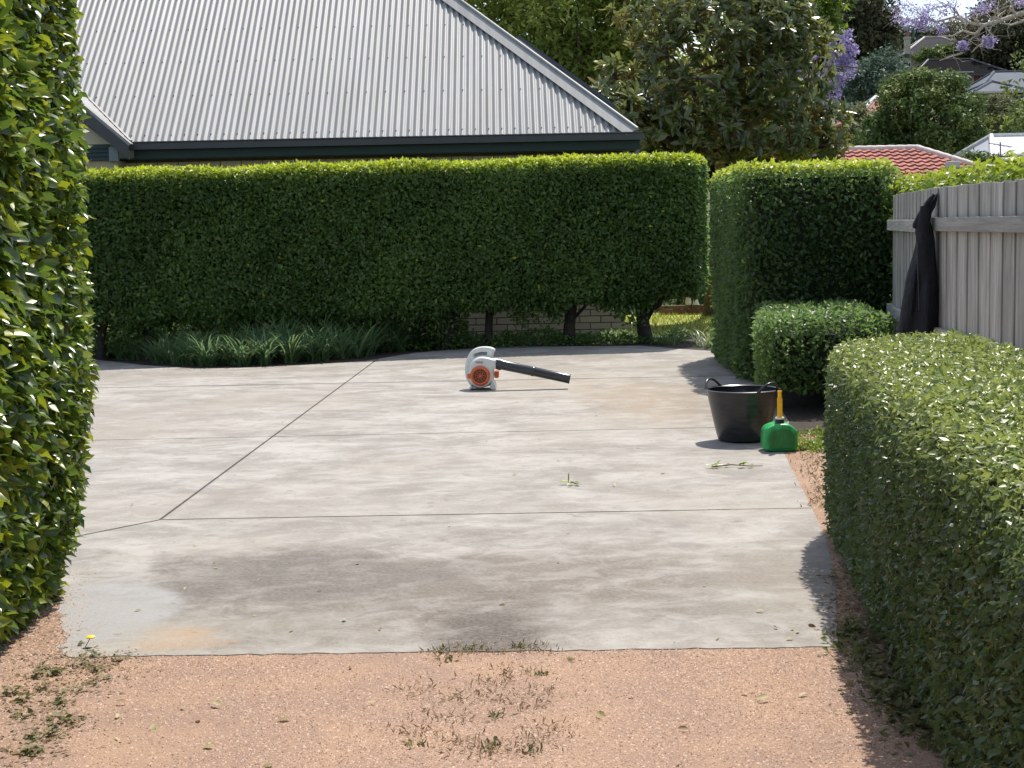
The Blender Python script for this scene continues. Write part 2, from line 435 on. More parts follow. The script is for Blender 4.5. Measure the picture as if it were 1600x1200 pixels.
def hedge(name, label, poly, z0, z1, r, per_m2, L, mat, depth=.13, tmpl=T_SMALL, wid=.52, amp=.02, young_lit_top=.5, singles=0,
          core_in=.12, young_lit_h=.12, core_z0=None, seed=1, group=None, up=.35, cull_y=None, jitter=.3, young_base=.02, keep=None, warp=None, rand=.6, size_fn=None):
    o = empty(name, label=label, cat='hedge', group=group)
    poly = [tuple(p[:2]) for p in poly]
    lo = np.array([min(p[0] for p in poly)-.1, min(p[1] for p in poly)-.1, (z0 if not callable(z0) else .2)-.05]); hi = np.array([max(p[0] for p in poly)+.1, max(p[1] for p in poly)+.1, z1+.1])
    per = sum((Vector(poly[i])-Vector(poly[i-1])).length for i in range(len(poly)))
    area2 = abs(sum(poly[i-1][0]*poly[i][1]-poly[i][0]*poly[i-1][1] for i in range(len(poly))))/2
    zz = z0 if not callable(z0) else .5
    want = int(per_m2*(per*(z1-zz) + area2*1.3))
    out = []; cnt = 0
    while cnt < want:
        Q = lo + rng.random((400000, 3))*(hi-lo)
        d = hedge_sdf(Q, poly, z0, z1, r) + lumps(Q, amp, 1, seed)
        # denser towards the clipped surface
        m = (d < .015) & (d > -depth) & (rng.random(len(Q)) < np.exp(np.minimum(0, d)/(depth*.7)))
        Q = Q[m]
        if cull_y is not None: Q = Q[(Q[:,1] < cull_y) | (rng.random(len(Q)) < .25)]
        if keep is not None: Q = Q[keep(Q)]
        out.append(Q); cnt += len(Q)
        if len(Q) < 50: break
    P = np.concatenate(out)[:want]
    e = .01; f = lambda A: hedge_sdf(A, poly, z0, z1, r)
    G = np.stack([f(P+np.eye(3)[i]*e)-f(P-np.eye(3)[i]*e) for i in range(3)], axis=1); N0 = nrm(G)
    sd_ = f(P) + lumps(P, amp, 1, seed)
    z_flat = P[:,2].copy()
    if warp: P = warp(P)
    T, N = frames(N0, .55, .15, up, rand)
    n = len(P); Ls = L*rng.uniform(1-jitter, 1+jitter, n)
    if size_fn: Ls = Ls*size_fn(P)
    top = np.clip((z_flat-(z1-young_lit_h))/young_lit_h, 0, 1)*np.clip(N0[:,2]*1.5+.3, 0, 1)*(sd_ > -.06)
    # yellower top leaves: new growth, with backlight painted into the colour
    young = np.clip(np.where(rng.random(n) < young_base, rng.uniform(.5, 1, n), 0) + top*young_lit_top*rng.uniform(.35, 1.6, n), 0, 1)
    tint = np.clip(.48 + .30*lumps(P, 1.0, .55, seed+50) + .16*lumps(P, 1.0, 2.0, seed+60) + rng.normal(0, .30, n), 0, 1)
    single = np.zeros(n, bool)
    if singles:
        px, py, dz = project(P)
        facing = np.sum(N0*(np.array([0,0,EYE])-P), axis=1) > 0
        size = Ls*FPX/dz
        score = np.where((px > -5) & (px < 1605) & (py > -5) & (py < 1205) & facing & (sd_ > -.035), size, -1)
        idx = np.argsort(-score)[:singles]; single[idx[score[idx] > 9]] = True
    rest = ~single
    link('foliage', leaf_mesh('foliage', P[rest], T[rest], N[rest], Ls[rest], Ls[rest]*wid, tint[rest], young[rest], tmpl), mat, o, kind='stuff')
    if singles:
        base = {}
        B = np.cross(N, T)
        for i in np.where(single)[0]:
            key = (int(tint[i]*4.99), int(young[i]*2.99))
            if key not in base:
                me = leaf_mesh('leaf', np.zeros((1,3)), np.array([[1.,0,0]]), np.array([[0.,0,1]]), np.array([1.]), np.array([wid]), np.array([(key[0]+.5)/5]), np.array([key[1]/2.]), tmpl)
                me.materials.append(mat); base[key] = me
            lf = bpy.data.objects.new('leaf', base[key]); col.objects.link(lf); lf.parent = o
            s = Ls[i]
            lf.matrix_local = Matrix(((T[i,0]*s, B[i,0]*s, N[i,0]*s, P[i,0]), (T[i,1]*s, B[i,1]*s, N[i,1]*s, P[i,1]), (T[i,2]*s, B[i,2]*s, N[i,2]*s, P[i,2]), (0,0,0,1)))
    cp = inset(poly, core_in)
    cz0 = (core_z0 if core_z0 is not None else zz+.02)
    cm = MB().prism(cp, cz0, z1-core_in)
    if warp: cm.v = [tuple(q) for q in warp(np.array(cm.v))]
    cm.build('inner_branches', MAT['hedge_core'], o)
    return o

def limb_pts(a, b, n=5, bow=.12, rs=random):
    a = Vector(a); b = Vector(b); L = (b-a).length
    k = Vector((rs.uniform(-1,1), rs.uniform(-1,1), rs.uniform(0,.8)))*bow*L
    return [a.lerp(b, i/(n-1)) + k*math.sin(math.pi*i/(n-1)) for i in range(n)]

def ellipsoid_clumps(cs, n):
    """clump centres spread through the outer part of a set of ellipsoids (cx,cy,cz,rx,ry,rz)"""
    vol = np.array([c[3]*c[4]*c[5] for c in cs])**.58; pick = rng.choice(len(cs), n, p=vol/vol.sum())
    C = np.array(cs)[pick]; d = nrm(rng.normal(size=(n,3))); rr = rng.uniform(.45, 1, (n,1))**.6
    return C[:,:3] + d*rr*C[:,3:], d

def tree(name, label, cs, base, mat, nclump, per, leafL, clump_r, trunk_r=.15, bark='bark', cat='tree', group=None, wid=.5,
         tmpl=T_QUAD, limbs=10, young=.2, flat=.7, up=.4):
    o = empty(name, label=label, cat=cat, group=group)
    C, D = ellipsoid_clumps(cs, nclump)
    cr = clump_r*rng.uniform(.6, 1.3, nclump)
    K = np.repeat(np.arange(nclump), per); n = len(K)
    dd = nrm(rng.normal(size=(n,3)))*(rng.random((n,1))**.45); dd[:,2] *= flat
    P = C[K] + dd*cr[K][:,None]
    N0 = nrm(dd + D[K]*.5 + np.array([0,0,.3]))
    T, N = frames(N0, .5, .1, up, .55)
    Ls = leafL*rng.uniform(.6, 1.35, n)
    cl_t = rng.normal(.5, .22, nclump)
    tint = np.clip(cl_t[K] + rng.normal(0, .18, n), 0, 1)
    yg = np.where(rng.random(nclump) < young, rng.uniform(.3, 1, nclump), 0)[K]*rng.uniform(.3, 1, n)
    link('crown', leaf_mesh('crown', P, T, N, Ls, Ls*wid, tint, yg, tmpl), mat, o)
    top = np.mean(np.array(cs)[:,:3], axis=0); b = Vector(base)
    fork = Vector((b.x*.7+top[0]*.3, b.y*.7+top[1]*.3, b.z + (min(c[2]-c[5]*.6 for c in cs)-b.z)*.8))
    if fork.z < b.z+.3: fork.z = b.z+.3
    m = MB().tube(limb_pts(b, fork, 4, .04), [trunk_r*1.25, trunk_r, trunk_r*.9, trunk_r*.8], 8)
    for i in range(limbs):
        j = int(i*nclump/limbs)
        e = Vector(C[j]); m.tube(limb_pts(fork, e, 5, .1), [trunk_r*.55, trunk_r*.42, trunk_r*.3, trunk_r*.18, trunk_r*.08], 6)
    m.build('trunk', MAT[bark], o, smooth=True)
    return o

def blades(name, base_pts, mat, length, width, n_each, parent=None, arch=1.0, young=.1, seg=4, lean=None, **k):
    """strap leaves that rise and arch over"""
    V = []; F = []; ti = []; yo = []
    for (bx, by, bz) in base_pts:
        for _ in range(n_each):
            a = rng.uniform(0, 2*math.pi); L = length*rng.uniform(.55, 1.15); w = width*rng.uniform(.7, 1.2)
            th = rng.uniform(.1, .75); dx, dy = math.cos(a), math.sin(a)
            x = bx+rng.normal()*.03; y = by+rng.normal()*.03; z = bz
            pn = len(V); t0 = rng.random(); y0 = rng.uniform(.3, 1) if rng.random() < young else 0
            for i in range(seg+1):
                f = i/seg; ww = w*(1-f**2.2)*.5+.0004
                V.append((x-dy*ww, y+dx*ww, z)); V.append((x+dy*ww, y-dx*ww, z))
                th += arch*(.35+f*.45)/seg*2.2
                th = min(th, 2.6)
                x += dx*math.sin(th)*L/seg; y += dy*math.sin(th)*L/seg; z = max(bz+.005, z+math.cos(th)*L/seg)
            for i in range(seg):
                q = pn+2*i; F += [(q, q+1, q+3), (q, q+3, q+2)]; ti += [t0]*2; yo += [y0]*2
    me = fast_mesh(name, np.array(V), np.array(F), {'tint': ti, 'young': yo})
    return link(name, me, mat, parent, **k)

# ------------------------------------------------------------------ SETTING: terrain, gravel, soil, driveway
def terrain_z(y):
    return float(np.interp(y, [-50, 42, 65, 75, 95, 120, 140, 165, 220, 500], [-.06, -.06, .7, 2, 4.5, 8.3, 11.5, 15, 22, 30]))
ys = [-60, -20, 0, 10, 20, 30, 42, 50, 58, 65, 70, 75, 85, 95, 108, 120, 130, 140, 152, 165, 190, 220, 300, 500]
xs = list(range(-300, 301, 15))
V = [(x, y, terrain_z(y) + (math.sin(x*.05+y*.03)*1.2 if y > 80 else 0)) for y in ys for x in xs]
nx = len(xs); F = [(j*nx+i, j*nx+i+1, (j+1)*nx+i+1, (j+1)*nx+i) for j in range(len(ys)-1) for i in range(nx-1)]
MB().add(V, F).build('terrain', MAT['terrain'], smooth=True, kind='structure', label='grassy ground rising to the hillside behind the houses')

def sheet(name, poly, z, mat, label, **k):
    return MB().add([(p[0], p[1], z) for p in poly], [tuple(range(len(poly)))]).build(name, mat, label=label, kind='structure', **k)
sheet('gravel_ground', [(-6, -4), (4.5, -4), (4.5, 5.8), (-6, 5.8)], .0165, MAT['gravel'], 'pink decomposed gravel in front of the concrete driveway')
sheet('soil_verge', [(1.0, 5.64), (4.5, 5.64), (4.5, 14.5), (2.4, 14.5), (1.2, 9)], .0182, MAT['soil'], 'bare sandy soil strip along the right hedge')
sheet('soil_patch', [(-6, 5.46), (-1.5, 5.52), (-1.5, 6), (-1.75, 7.4), (-6, 7.8)], .0182, MAT['soil'], 'bare sandy soil under the tall left hedge')

sheet('hedge_shade_sheet', [(1.95, 10.95), (2.5, 10.9), (3.3, 11.2), (3.3, 14.6), (2.1, 14.6)], .0192, MAT['mulch'], 'dark sheet standing in for shade under the low hedge behind the tub')  # mulch-coloured sheet that paints the low hedge's shade onto the ground
g2 = lambda px, py: tuple(gnd(px, py, .02)[:2])
outer = [(-8.5, 7.6), (-2.3, 7.3), *[(lambda p: (p[0]+rng.normal()*.014, p[1]))(g2(float(np.interp(y_, [900, 925, 946, 968, 985, 1003, 1022], [86, 97, 91, 99, 107, 103, 97])), y_)) for y_ in np.linspace(900, 1022, 30)], *[(lambda p: (p[0], p[1]+rng.normal()*.006))(g2(88+f*(1310-88), 1026-16*f)) for f in np.linspace(.02, .98, 60)], g2(1310, 1010), g2(1304, 900), g2(1290, 840), g2(1262, 780), g2(1240, 738),
         g2(1222, 702), g2(1224, 680), (2.1, 11.6), (2.35, 14), (2.5, 16), g2(1122, 549), g2(1060, 545), g2(1000, 540), g2(900, 541), g2(800, 541),
         g2(720, 545), g2(650, 551), g2(570, 564), g2(480, 570), g2(400, 574), g2(310, 576), g2(230, 571), g2(150, 562), (-8.5, 19.5)]
def clip(poly, p, n):
    """keep the side where (x-p).n >= 0"""
    out = []
    for i in range(len(poly)):
        a = Vector(poly[i]); b = Vector(poly[(i+1) % len(poly)]); da = (a-p).dot(n); db = (b-p).dot(n)
        if da >= 0: out.append(tuple(a))
        if (da >= 0) != (db >= 0): out.append(tuple(a.lerp(b, da/(da-db))))
    return out
def line(p, q):
    a = Vector(g2(*p)); b = Vector(g2(*q)); e = (b-a).normalized(); return a, Vector((-e.y, e.x))
JA, JAl, JB, JC, JL = line((250,812),(1200,795)), line((140,834),(250,812)), line((140,688),(1115,668)), line((150,606),(1100,588)), line((250,812),(575,572))
GAP = .009
drive = empty('driveway', kind='structure', label='pale stained concrete driveway cut into slabs by joints')
def side(poly, ln, s, gap=GAP):
    return clip(poly, ln[0]+ln[1]*s*gap, ln[1]*s)
leftp = side(outer, JL, 1); rightp = side(outer, JL, -1)
cut = (Vector(g2(250,812)), Vector((1, 0)))
fr = side(clip(outer, *cut), JA, -1); fl = side(clip(outer, cut[0], -cut[1]), JAl, -1)
slabs = [[fl, fr]]
for half, ja in ((leftp, JAl), (rightp, JA)):
    slabs += [[side(side(half, ja, 1), JB, -1)], [side(side(half, JB, 1), JC, -1, .015)], [side(half, JC, 1, .015)]]
for polys in slabs:
    m = MB()
    for p in polys: m.prism(p, -.08, .02)
    m.build('concrete_slab', MAT['concrete'], drive)
MB().add([(p[0], p[1], .009) for p in inset(outer, .01)], [tuple(range(len(outer)))]).build('joint_bed', MAT['joint'], drive)

sheet('garden_bed', [(-9, 15.5), (-3, 15.9), (3.0, 18.2), (3.4, 21.06), (-9, 21.06)], .008, MAT['mulch'], 'dark mulched bed under the back hedge')
sheet('lawn', [(1.5, 20.9), (9, 20.9), (9, 25.4), (1.5, 26.2)], .014, MAT['lawn'], 'sunlit yellowish lawn beyond the back hedge')
# grass blades on the lawn
lp = np.column_stack([rng.uniform(1.6, 5, 5000), rng.uniform(20.9, 25.5, 5000), np.full(5000, .014)])
T = nrm(np.column_stack([rng.normal(size=5000)*.4, rng.normal(size=5000)*.4, np.ones(5000)])); N = nrm(np.cross(T, rng.normal(size=(5000,3))))
link('lawn_grass', leaf_mesh('lawn_grass', lp, T, N, rng.uniform(.03, .07, 5000), np.full(5000, .008), rng.random(5000), rng.uniform(.3, 1, 5000), T_QUAD), MAT['leaf_lime'], kind='stuff', label='short sunlit grass on the lawn beyond the hedge')

# loose gravel stones (too many to count)
def stones(n, x0, x1, y0, y1, keep=None, smin=.0018, smax=.0048, z=.017):
    P = np.column_stack([rng.uniform(x0, x1, n), rng.uniform(y0, y1, n), np.full(n, z)])
    den = .5+.5*np.sin(P[:,0]*3.1+1.3*np.sin(P[:,1]*2.3))*np.sin(P[:,1]*2.7+P[:,0])
    P = P[rng.random(n) < .35+.65*den]
    if keep is not None: P = P[keep(P)]
    n = len(P); s = rng.uniform(smin, smax, n)
    o = np.array([(1,0,-.3),(0,1,-.3),(-1,0,-.3),(0,-1,-.3),(0,0,.8)], float)
    V = s[:,None,None]*(o[None]*rng.uniform(.6, 1.3, (n,5,1)) + rng.normal(size=(n,5,3))*.2)
    ca, sa = np.cos(2*math.pi*rng.random(n)), np.sin(2*math.pi*rng.random(n))
    V = P[:,None,:] + np.stack([V[:,:,0]*ca[:,None]-V[:,:,1]*sa[:,None], V[:,:,0]*sa[:,None]+V[:,:,1]*ca[:,None], V[:,:,2]*.75], axis=2)
    f = np.array([(0,1,4),(1,2,4),(2,3,4),(3,0,4)])
    F = (f[None]+(np.arange(n)*5)[:,None,None]).reshape(-1,3)
    return V.reshape(-1,3), F, np.repeat(rng.random(n), 4)
fy = lambda x: np.interp(x, [-2, 1.4], [gnd(92,1025)[1], gnd(1310,1010)[1]])
V, F, tn = stones(180000, -2.3, 1.75, 3.9, 5.62, keep=lambda P: P[:,1] < fy(P[:,0])-.002)
V2, F2, tn2 = stones(16000, -1.9, 1.45, 5.40, 5.95, keep=lambda P: (P[:,1] > fy(P[:,0])) & (rng.random(len(P)) < np.exp(-(P[:,1]-fy(P[:,0]))/(.035+.05*(1+np.sin(P[:,0]*5.3+1)*np.sin(P[:,0]*2.1))))), z=.02, smin=.0012, smax=.0032)
F = np.concatenate([F, F2+len(V)]); V = np.concatenate([V, V2]); tn = np.concatenate([tn, tn2])
V2, F2, tn2 = stones(22000, 1.15, 2.0, 5.5, 10.5, keep=lambda P: (P[:,0] > np.interp(P[:,1], [5.5, 6.5, 7.5, 9.5, 10.5], [1.25, 1.38, 1.5, 1.72, 1.83])) & (P[:,0] < np.interp(P[:,1], [5.5, 7.2, 10.5], [1.6, 1.75, 2.0])), z=.0182, smin=.002, smax=.006)
F = np.concatenate([F, F2+len(V)]); V = np.concatenate([V, V2]); tn = np.concatenate([tn, tn2])
V2, F2, tn2 = stones(14000, -2.3, -1.45, 5.45, 6.9, keep=lambda P: P[:,0] < -1.60-(P[:,1]-5.45)*.27+rng.normal(size=len(P))*.05, z=.0195, smin=.002, smax=.006)
F = np.concatenate([F, F2+len(V)]); V = np.concatenate([V, V2]); tn = np.concatenate([tn, tn2])
link('gravel', fast_mesh('gravel', V, F, {'tint': tn}), MAT['stone'], kind='stuff', label='loose pinkish gravel chips in the foreground')

# ------------------------------------------------------------------ THE HOUSE with the corrugated roof
WY, EY = 21.08, 20.75           # brick face, front of eave
PIT = R_(41); TP = math.tan(PIT)
EZ = at(600, 214, EY).z        # gutter lip height
XC = at(992, 205, EY).x        # right hip corner at eave
XW = at(206, 222, EY).x        # where the wing's valley starts
house = empty('house', (0, 0, 0), label='cream brick house with grey corrugated hip roof behind the back hedge', cat='house')
pitch_ = .0885; nsub = 6
xs_ = np.arange(XW-9, XC+.0001, pitch_/nsub); run = 6.2
def top_run(x):   # run along Y limited by hip on the right and valley start on the left
    a = min(run, XC-x); b0 = max(0.0, XW-x)
    return b0, max(a, b0)
V = []; F = []
nrow = 7
nv = Vector((0, -math.sin(PIT), math.cos(PIT)))
for i, x in enumerate(xs_):
    b0, b1 = top_run(x); h = .0115*math.sin(2*math.pi*x/pitch_)
    for j in range(nrow):
        t = b0 + (b1-b0)*j/(nrow-1)
        V.append((x, EY+t-nv.y*0+nv.y*h, EZ+t*TP+nv.z*h))
n = len(xs_)
F = [(i*nrow+j, (i+1)*nrow+j, (i+1)*nrow+j+1, i*nrow+j+1) for i in range(n-1) for j in range(nrow-1)]
roof = link('corrugated_roof', fast_mesh('corrugated_roof', V, F, smooth=True), MAT['roof'], house)
# right hand hip plane and back planes
rz = EZ+run*TP
MB().add([(XC, EY, EZ-.012), (XC, EY+2*run, EZ-.012), (XC-run, EY+run, rz-.012)], [(0, 1, 2)]).add(
    [(XC, EY+2*run, EZ-.012), (XC-run, EY+run, rz-.012), (XW-9, EY+run, rz-.012), (XW-9, EY+2*run, EZ-.012)], [(0, 1, 2, 3)]).build('roof_plane', MAT['roof'], house)
# hip capping with scalloped skirt and ridge capping
cp_ = MB(); a = Vector((XC+.03, EY-.03, EZ+.015)); b = Vector((XC-run, EY+run, rz+.02)); d = (b-a).normalized()
s1 = Vector((-1, 0, 0)); s1 = (s1 - d*s1.dot(d)).normalized(); s1 = (s1 - nv*s1.dot(nv)).normalized(); w = .19
n2 = Vector((math.sin(PIT), 0, math.cos(PIT))); s2 = d.cross(n2).normalized(); s2 = s2 if s2.y > 0 else -s2
cp_.hexa([a+s1*w+nv*.012, a+nv*.03, a+nv*.03+d*.001, a+s1*w+nv*.012+d*.001, b+s1*w+nv*.012, b+nv*.03, b+nv*.031, b+s1*w+nv*.014]) if False else None
cp_.add([a+s1*w+nv*.014, a+nv*.03, b+nv*.03, b+s1*w+nv*.014, a+s2*w+n2*.014, b+s2*w+n2*.014], [(0, 1, 2, 3), (1, 4, 5, 2)])
cp_.tube([a+nv*.03, b+nv*.03], .028, 8)
cp_.build('hip_capping', MAT['roof'], house)
def hip_t(px_):    # distance up the hip to where it shows at a given column
    ts = np.linspace(0, 6, 400); q_ = np.array([a + d*t_ for t_ in ts]); return float(np.interp(-px_, -project(q_)[0], ts))
q = [a + d*t_ + s2*.06 + n2*.07 for t_ in (hip_t(950), hip_t(800))]; q = [q[0], q[1], q[1]+s2*1.0, q[0]+s2*1.0]
MB().hexa([v for v in q]+[v+n2*.045 for v in q]).build('solar_panel', simple('solar_panel', (.03, .04, .055), .3, .1), house)
MB().tube([Vector((XC-run, EY+run, rz+.03)), Vector((XW-9, EY+run, rz+.03))], .09, 8).build('ridge_capping', MAT['roof'], house)
# screws in rows
sm = MB(); row_t = [.09, .75, 1.35, 1.95, 2.55, 3.15, 3.75, 4.35]
for ri, t in enumerate(row_t):
    kk = 2 if ri == 0 else 3
    for i, x in enumerate(np.arange(math.ceil((XW-1)/pitch_)*pitch_+pitch_*.25, XC-.1, pitch_)):
        if i % kk: continue
        b0, b1 = top_run(x)
        if t < b0+.05 or t > b1-.2: continue
        c = Vector((x, EY+t, EZ+t*TP))+nv*.012; q = .007
        sm.hexa([c+Vector((sx*q, 0, 0))+Vector((0, math.cos(PIT), math.sin(PIT)))*sy*q+nv*sz*.008 for sz in (-1, 1) for sx, sy in ((-1,-1),(1,-1),(1,1),(-1,1))])
sm.build('roof_screws', MAT['gutter'], house, kind='stuff')
# gutter, fascia, soffit
gz = EZ-.012
MB().add([(XW-.05, EY-.115, gz), (XC+.1, EY-.115, gz), (XC+.1, EY-.115, gz-.095), (XW-.05, EY-.115, gz-.095), (XW-.05, EY-.0, gz-.1), (XC+.1, EY-.0, gz-.1),
          (XW-.05, EY-.1, gz), (XC+.1, EY-.1, gz), (XC+.1, EY-.1, gz-.085), (XW-.05, EY-.1, gz-.085), (XW-.05, EY-.005, gz-.09), (XC+.1, EY-.005, gz-.09)],
         [(0,1,2,3), (3,2,5,4), (6,9,8,7), (9,10,11,8), (0,6,7,1), (4,5,11,10)]).tube([(XW-.05, EY-.118, gz), (XC+.1, EY-.118, gz)], .011, 6).build('gutter', MAT['gutter'], house)
MB().box(XW+.02, XC+.06, EY+.002, EY+.026, gz-.215, gz-.02).build('fascia', MAT['green'], house, bevel=.004)
MB().box(XW-9, XC+.04, EY+.03, WY+.02, gz-.22, gz-.20).build('soffit', MAT['green'], house)
# bricks: visible courses as single bricks, hidden middle courses joined
BW, BH, BD, JT = .285, .092, .1, .012
nc = int((gz-.22)/BH)
bme = MB().box(0, BW-JT, 0, BD, 0, BH-JT).mesh('brick', bevel=.004)
bme.materials.append(MAT['brick'])
hid = MB(); x0w = -5.6; nb = 0
for c in range(nc+1):
    zz = .02+c*BH
    if zz > gz-.24: break
    vis = c < 6 or zz > gz-.62
    x = x0w + (BW/2 if c % 2 else 0)
    while x < XC-.12-BW*.5:
        wj = rng.uniform(-.003, .003)
        if vis and nb < 295:
            o = bpy.data.objects.new('brick', bme); col.objects.link(o); o.parent = house; o.location = (x, WY+wj, zz); nb += 1
        else: hid.box(x, x+BW-JT, WY+wj, WY+BD+wj, zz, zz+BH-JT)
        x += BW
hid.build('brick_courses', MAT['brick'], house, kind='stuff')
MB().box(x0w-3, XC-.14, WY+.016, WY+8, -.05, gz-.2).build('wall', MAT['mortar'], house)
# vent on the wall under the eave at the right end
vp = at(987, 233, WY)
MB().box(vp.x-.1, vp.x+.1, WY-.03, WY-.004, vp.z-.075, vp.z+.075).build('vent_plate', MAT['roof'], house, bevel=.006)
MB().lathe([(.0, .005), (.04, .005), (.045, .02), (.05, .005)], 20, 'Y', (vp.x, WY-.03, vp.z)).build('vent_duct', MAT['gutter'], house, smooth=True)
# projecting gable wing on the left
GY = EY-.28; XG = XW-.02
def wing_pt(t, y): return Vector((XG-t, y, EZ+t*TP))
wl = 3.4
V = []; F = []
ysub = np.arange(GY, EY+wl+.01, pitch_/nsub)
wn_ = Vector((math.sin(PIT), 0, math.cos(PIT)))
for i, y in enumerate(ysub):
    t0 = max(0., y-EY)
    h = .009*math.sin(2*math.pi*y/pitch_)
    for t in (t0, (t0+wl)/2, wl): V.append(wing_pt(t, y)+wn_*h)
F = [(i*3+j, (i+1)*3+j, (i+1)*3+j+1, i*3+j+1) for i in range(len(ysub)-1) for j in range(2)]
link('wing_roof', fast_mesh('wing_roof', V, F, smooth=True), MAT['roof'], house)
# barge board with roll capping along the verge
a = wing_pt(-.05, GY); b = wing_pt(wl, GY); dn = Vector((0, 0, -.2))
MB().hexa([a+Vector((0,-.03,0))+dn, b+Vector((0,-.03,0))+dn, b+dn, a+dn, a+Vector((0,-.03,-.02)), b+Vector((0,-.03,-.02)), b+Vector((0,0,-.02)), a+Vector((0,0,-.02))]).build('barge_board', MAT['gutter'], house)
a = wing_pt(-.06, GY-.03)+wn_*.012; b = wing_pt(wl, GY-.03)+wn_*.012
MB().hexa([a-wn_*.03, b-wn_*.03, b+Vector((0,.16,0))-wn_*.004, a+Vector((0,.16,0))-wn_*.004, a+wn_*.01, b+wn_*.01, b+Vector((0,.16,0))+wn_*.01, a+Vector((0,.16,0))+wn_*.01]).build('barge_capping', MAT['roof'], house)
# valley flashing
MB().tube([wing_pt(0, EY)+Vector((0,0,-.0)), wing_pt(wl, EY+wl)], .034, 6).build('valley', MAT['gutter'], house)
# gable wall: cream top, green weatherboards, corner post
gw = GY+.12
gt = EZ-.03
MB().add([(XG-.2, gw, gt), (XG-3.2, gw, gt), (XG-3.2, gw, gt+3.0*TP-.2), (XG-.25, gw, gt+.02)], [(0, 1, 2, 3)]).build('gable_infill', MAT['cream'], house)
for k in range(4):
    zt = gt-.005-k*.052
    MB().hexa([(XG-3.2, gw-.026, zt-.052), (XG-.24, gw-.026, zt-.052), (XG-.24, gw+.01, zt-.052), (XG-3.2, gw+.01, zt-.052), (XG-3.2, gw-.012, zt), (XG-.24, gw-.012, zt), (XG-.24, gw+.01, zt), (XG-3.2, gw+.01, zt)]).build('weatherboard', MAT['green'], house)
MB().box(XG-.24, XG-.12, gw-.05, gw+.02, gt-.23, gt-.04).build('corner_post', simple('post_grey', (.19, .25, .27), .6), house, bevel=.004)
MB().box(XG-3.2, XG-.16, gw+.012, EY+.5, -.02, gt-.215).build('wing_wall', brick_mat('wing_brick', (.40, .33, .21), .15), house)

# ------------------------------------------------------------------ HEDGES
# tall hedge on the left, close to the camera
def warp_left(P):
    P = P.copy(); P[:,0] -= .21*(np.clip(1.25-P[:,2], 0, 1.25)/1.25)**2.6; return P
hedge('hedge', 'tall glossy clipped hedge along the left edge, reaching above the frame', [(-1.785, 2.2), (-1.785, 6.40), (-1.85, 6.62), (-3.2, 6.65), (-3.2, 2.2)],
      -.12, 2.95, .08, 1800, .045, MAT['leaf_left'], depth=.14, tmpl=T_BIG, wid=.52, amp=.022, singles=300, seed=3, up=.8, young_base=.28, jitter=.55, young_lit_top=.2,
      keep=lambda Q: ((Q[:,0] > -2.2) | (Q[:,1] > 6.3)) & ((Q[:,1] > 4.5) | (rng.random(len(Q)) < .35)), core_z0=.02, core_in=.2, rand=.75, warp=warp_left, size_fn=lambda P: np.interp(P[:,1], [4.8, 5.9, 6.5], [1.75, 1.3, .95]))
# back hedge
bz = lambda x: np.interp(x, [-6, -5, -2.5, -1.4, -.6, .5, 1.5, 2.6], [.54, .54, .51, .50, .56, .60, .58, .68]) + .035*np.sin(x*7.3) + .025*np.sin(x*17+1)
xr = at(1108, 300, 19.4).x
def hy(x): return 19.4 - .15*(xr-x)
def warp_back(P):
    P = P.copy(); P[:,2] += .014*(P[:,0]-xr)*P[:,2]/2.35; return P
back = hedge('hedge', 'long clipped dark hedge raised on short trunks in front of the house', [(-8.4, hy(-8.4)), (xr-.15, hy(xr)), (xr, hy(xr)+.25), (xr, hy(xr)+.9), (-8.4, hy(-8.4)+.9)],
      bz, at(1000, 244, 19.5).z, .12, 2100, .062, MAT['leaf_back'], depth=.16, wid=.52, amp=.028, seed=5, up=.3, young_lit_top=1.0, young_base=.004, young_lit_h=.17, cull_y=None,
      core_z0=.68, core_in=.17, keep=lambda Q: (Q[:,0] > -6.2) & (Q[:,1]-hy(Q[:,0]) < .55) | (Q[:,0] > 2.1), warp=warp_back)
for px, r in ((228, .085), (156, .05), (395, .06), (560, .06), (700, .07), (762, .05), (890, .075), (1010, .085)):
    x = at(px, 520, hy((px-800)/125)+.45).x; y = hy(x)+.45
    m = MB().tube([(x, y, 0), (x+rng.normal()*.02, y, .25), (x+rng.normal()*.04, y, .5), (x, y, .8)], [r*1.25, r, r*.95, r*1.05], 9)
    for k in range(3):
        a = rng.uniform(0, 6.28); m.tube([(x, y, .3+.08*k), (x+math.cos(a)*.2, y+math.sin(a)*.15, .5), (x+math.cos(a)*.35, y+math.sin(a)*.3, .8)], [r*.4, r*.3, r*.2], 6)
    m.build('trunk', MAT['hedge_bark'], back, smooth=True)
# ragged leafy underside that hangs below the clipped face
n = 11000
X = rng.uniform(-5.5, xr-.45, n); Y = hy(X)+rng.uniform(.05, .85, n); drop = np.abs(rng.normal(size=n))*.085*(1+.8*np.sin(X*5.1)+.4*np.sin(X*13))
P = np.column_stack([X, Y, bz(X)+.03-np.clip(drop, 0, .33)]); T, N = frames(np.tile([[0,-.4,-.6]], (n,1)), .4, .5, .2, .7)
link('hanging_leaves', leaf_mesh('hanging_leaves', P, T, N, rng.uniform(.05, .08, n), rng.uniform(.025, .04, n), rng.random(n), np.zeros(n), T_SMALL), MAT['leaf_back'], back, kind='stuff')
n = 9000; X = rng.uniform(-5.4, -.55, n); Y = hy(X)+rng.uniform(.5, 1.05, n)
P = np.column_stack([X, Y, rng.uniform(.05, .68, n)]); T, N = frames(np.tile([[0,-.5,.3]], (n,1)), .4, .3, .2, .8)
link('lower_leaves', leaf_mesh('lower_leaves', P, T, N, rng.uniform(.05, .08, n), rng.uniform(.025, .04, n), rng.random(n)*.6, np.zeros(n), T_SMALL), MAT['leaf_back'], back, kind='stuff')
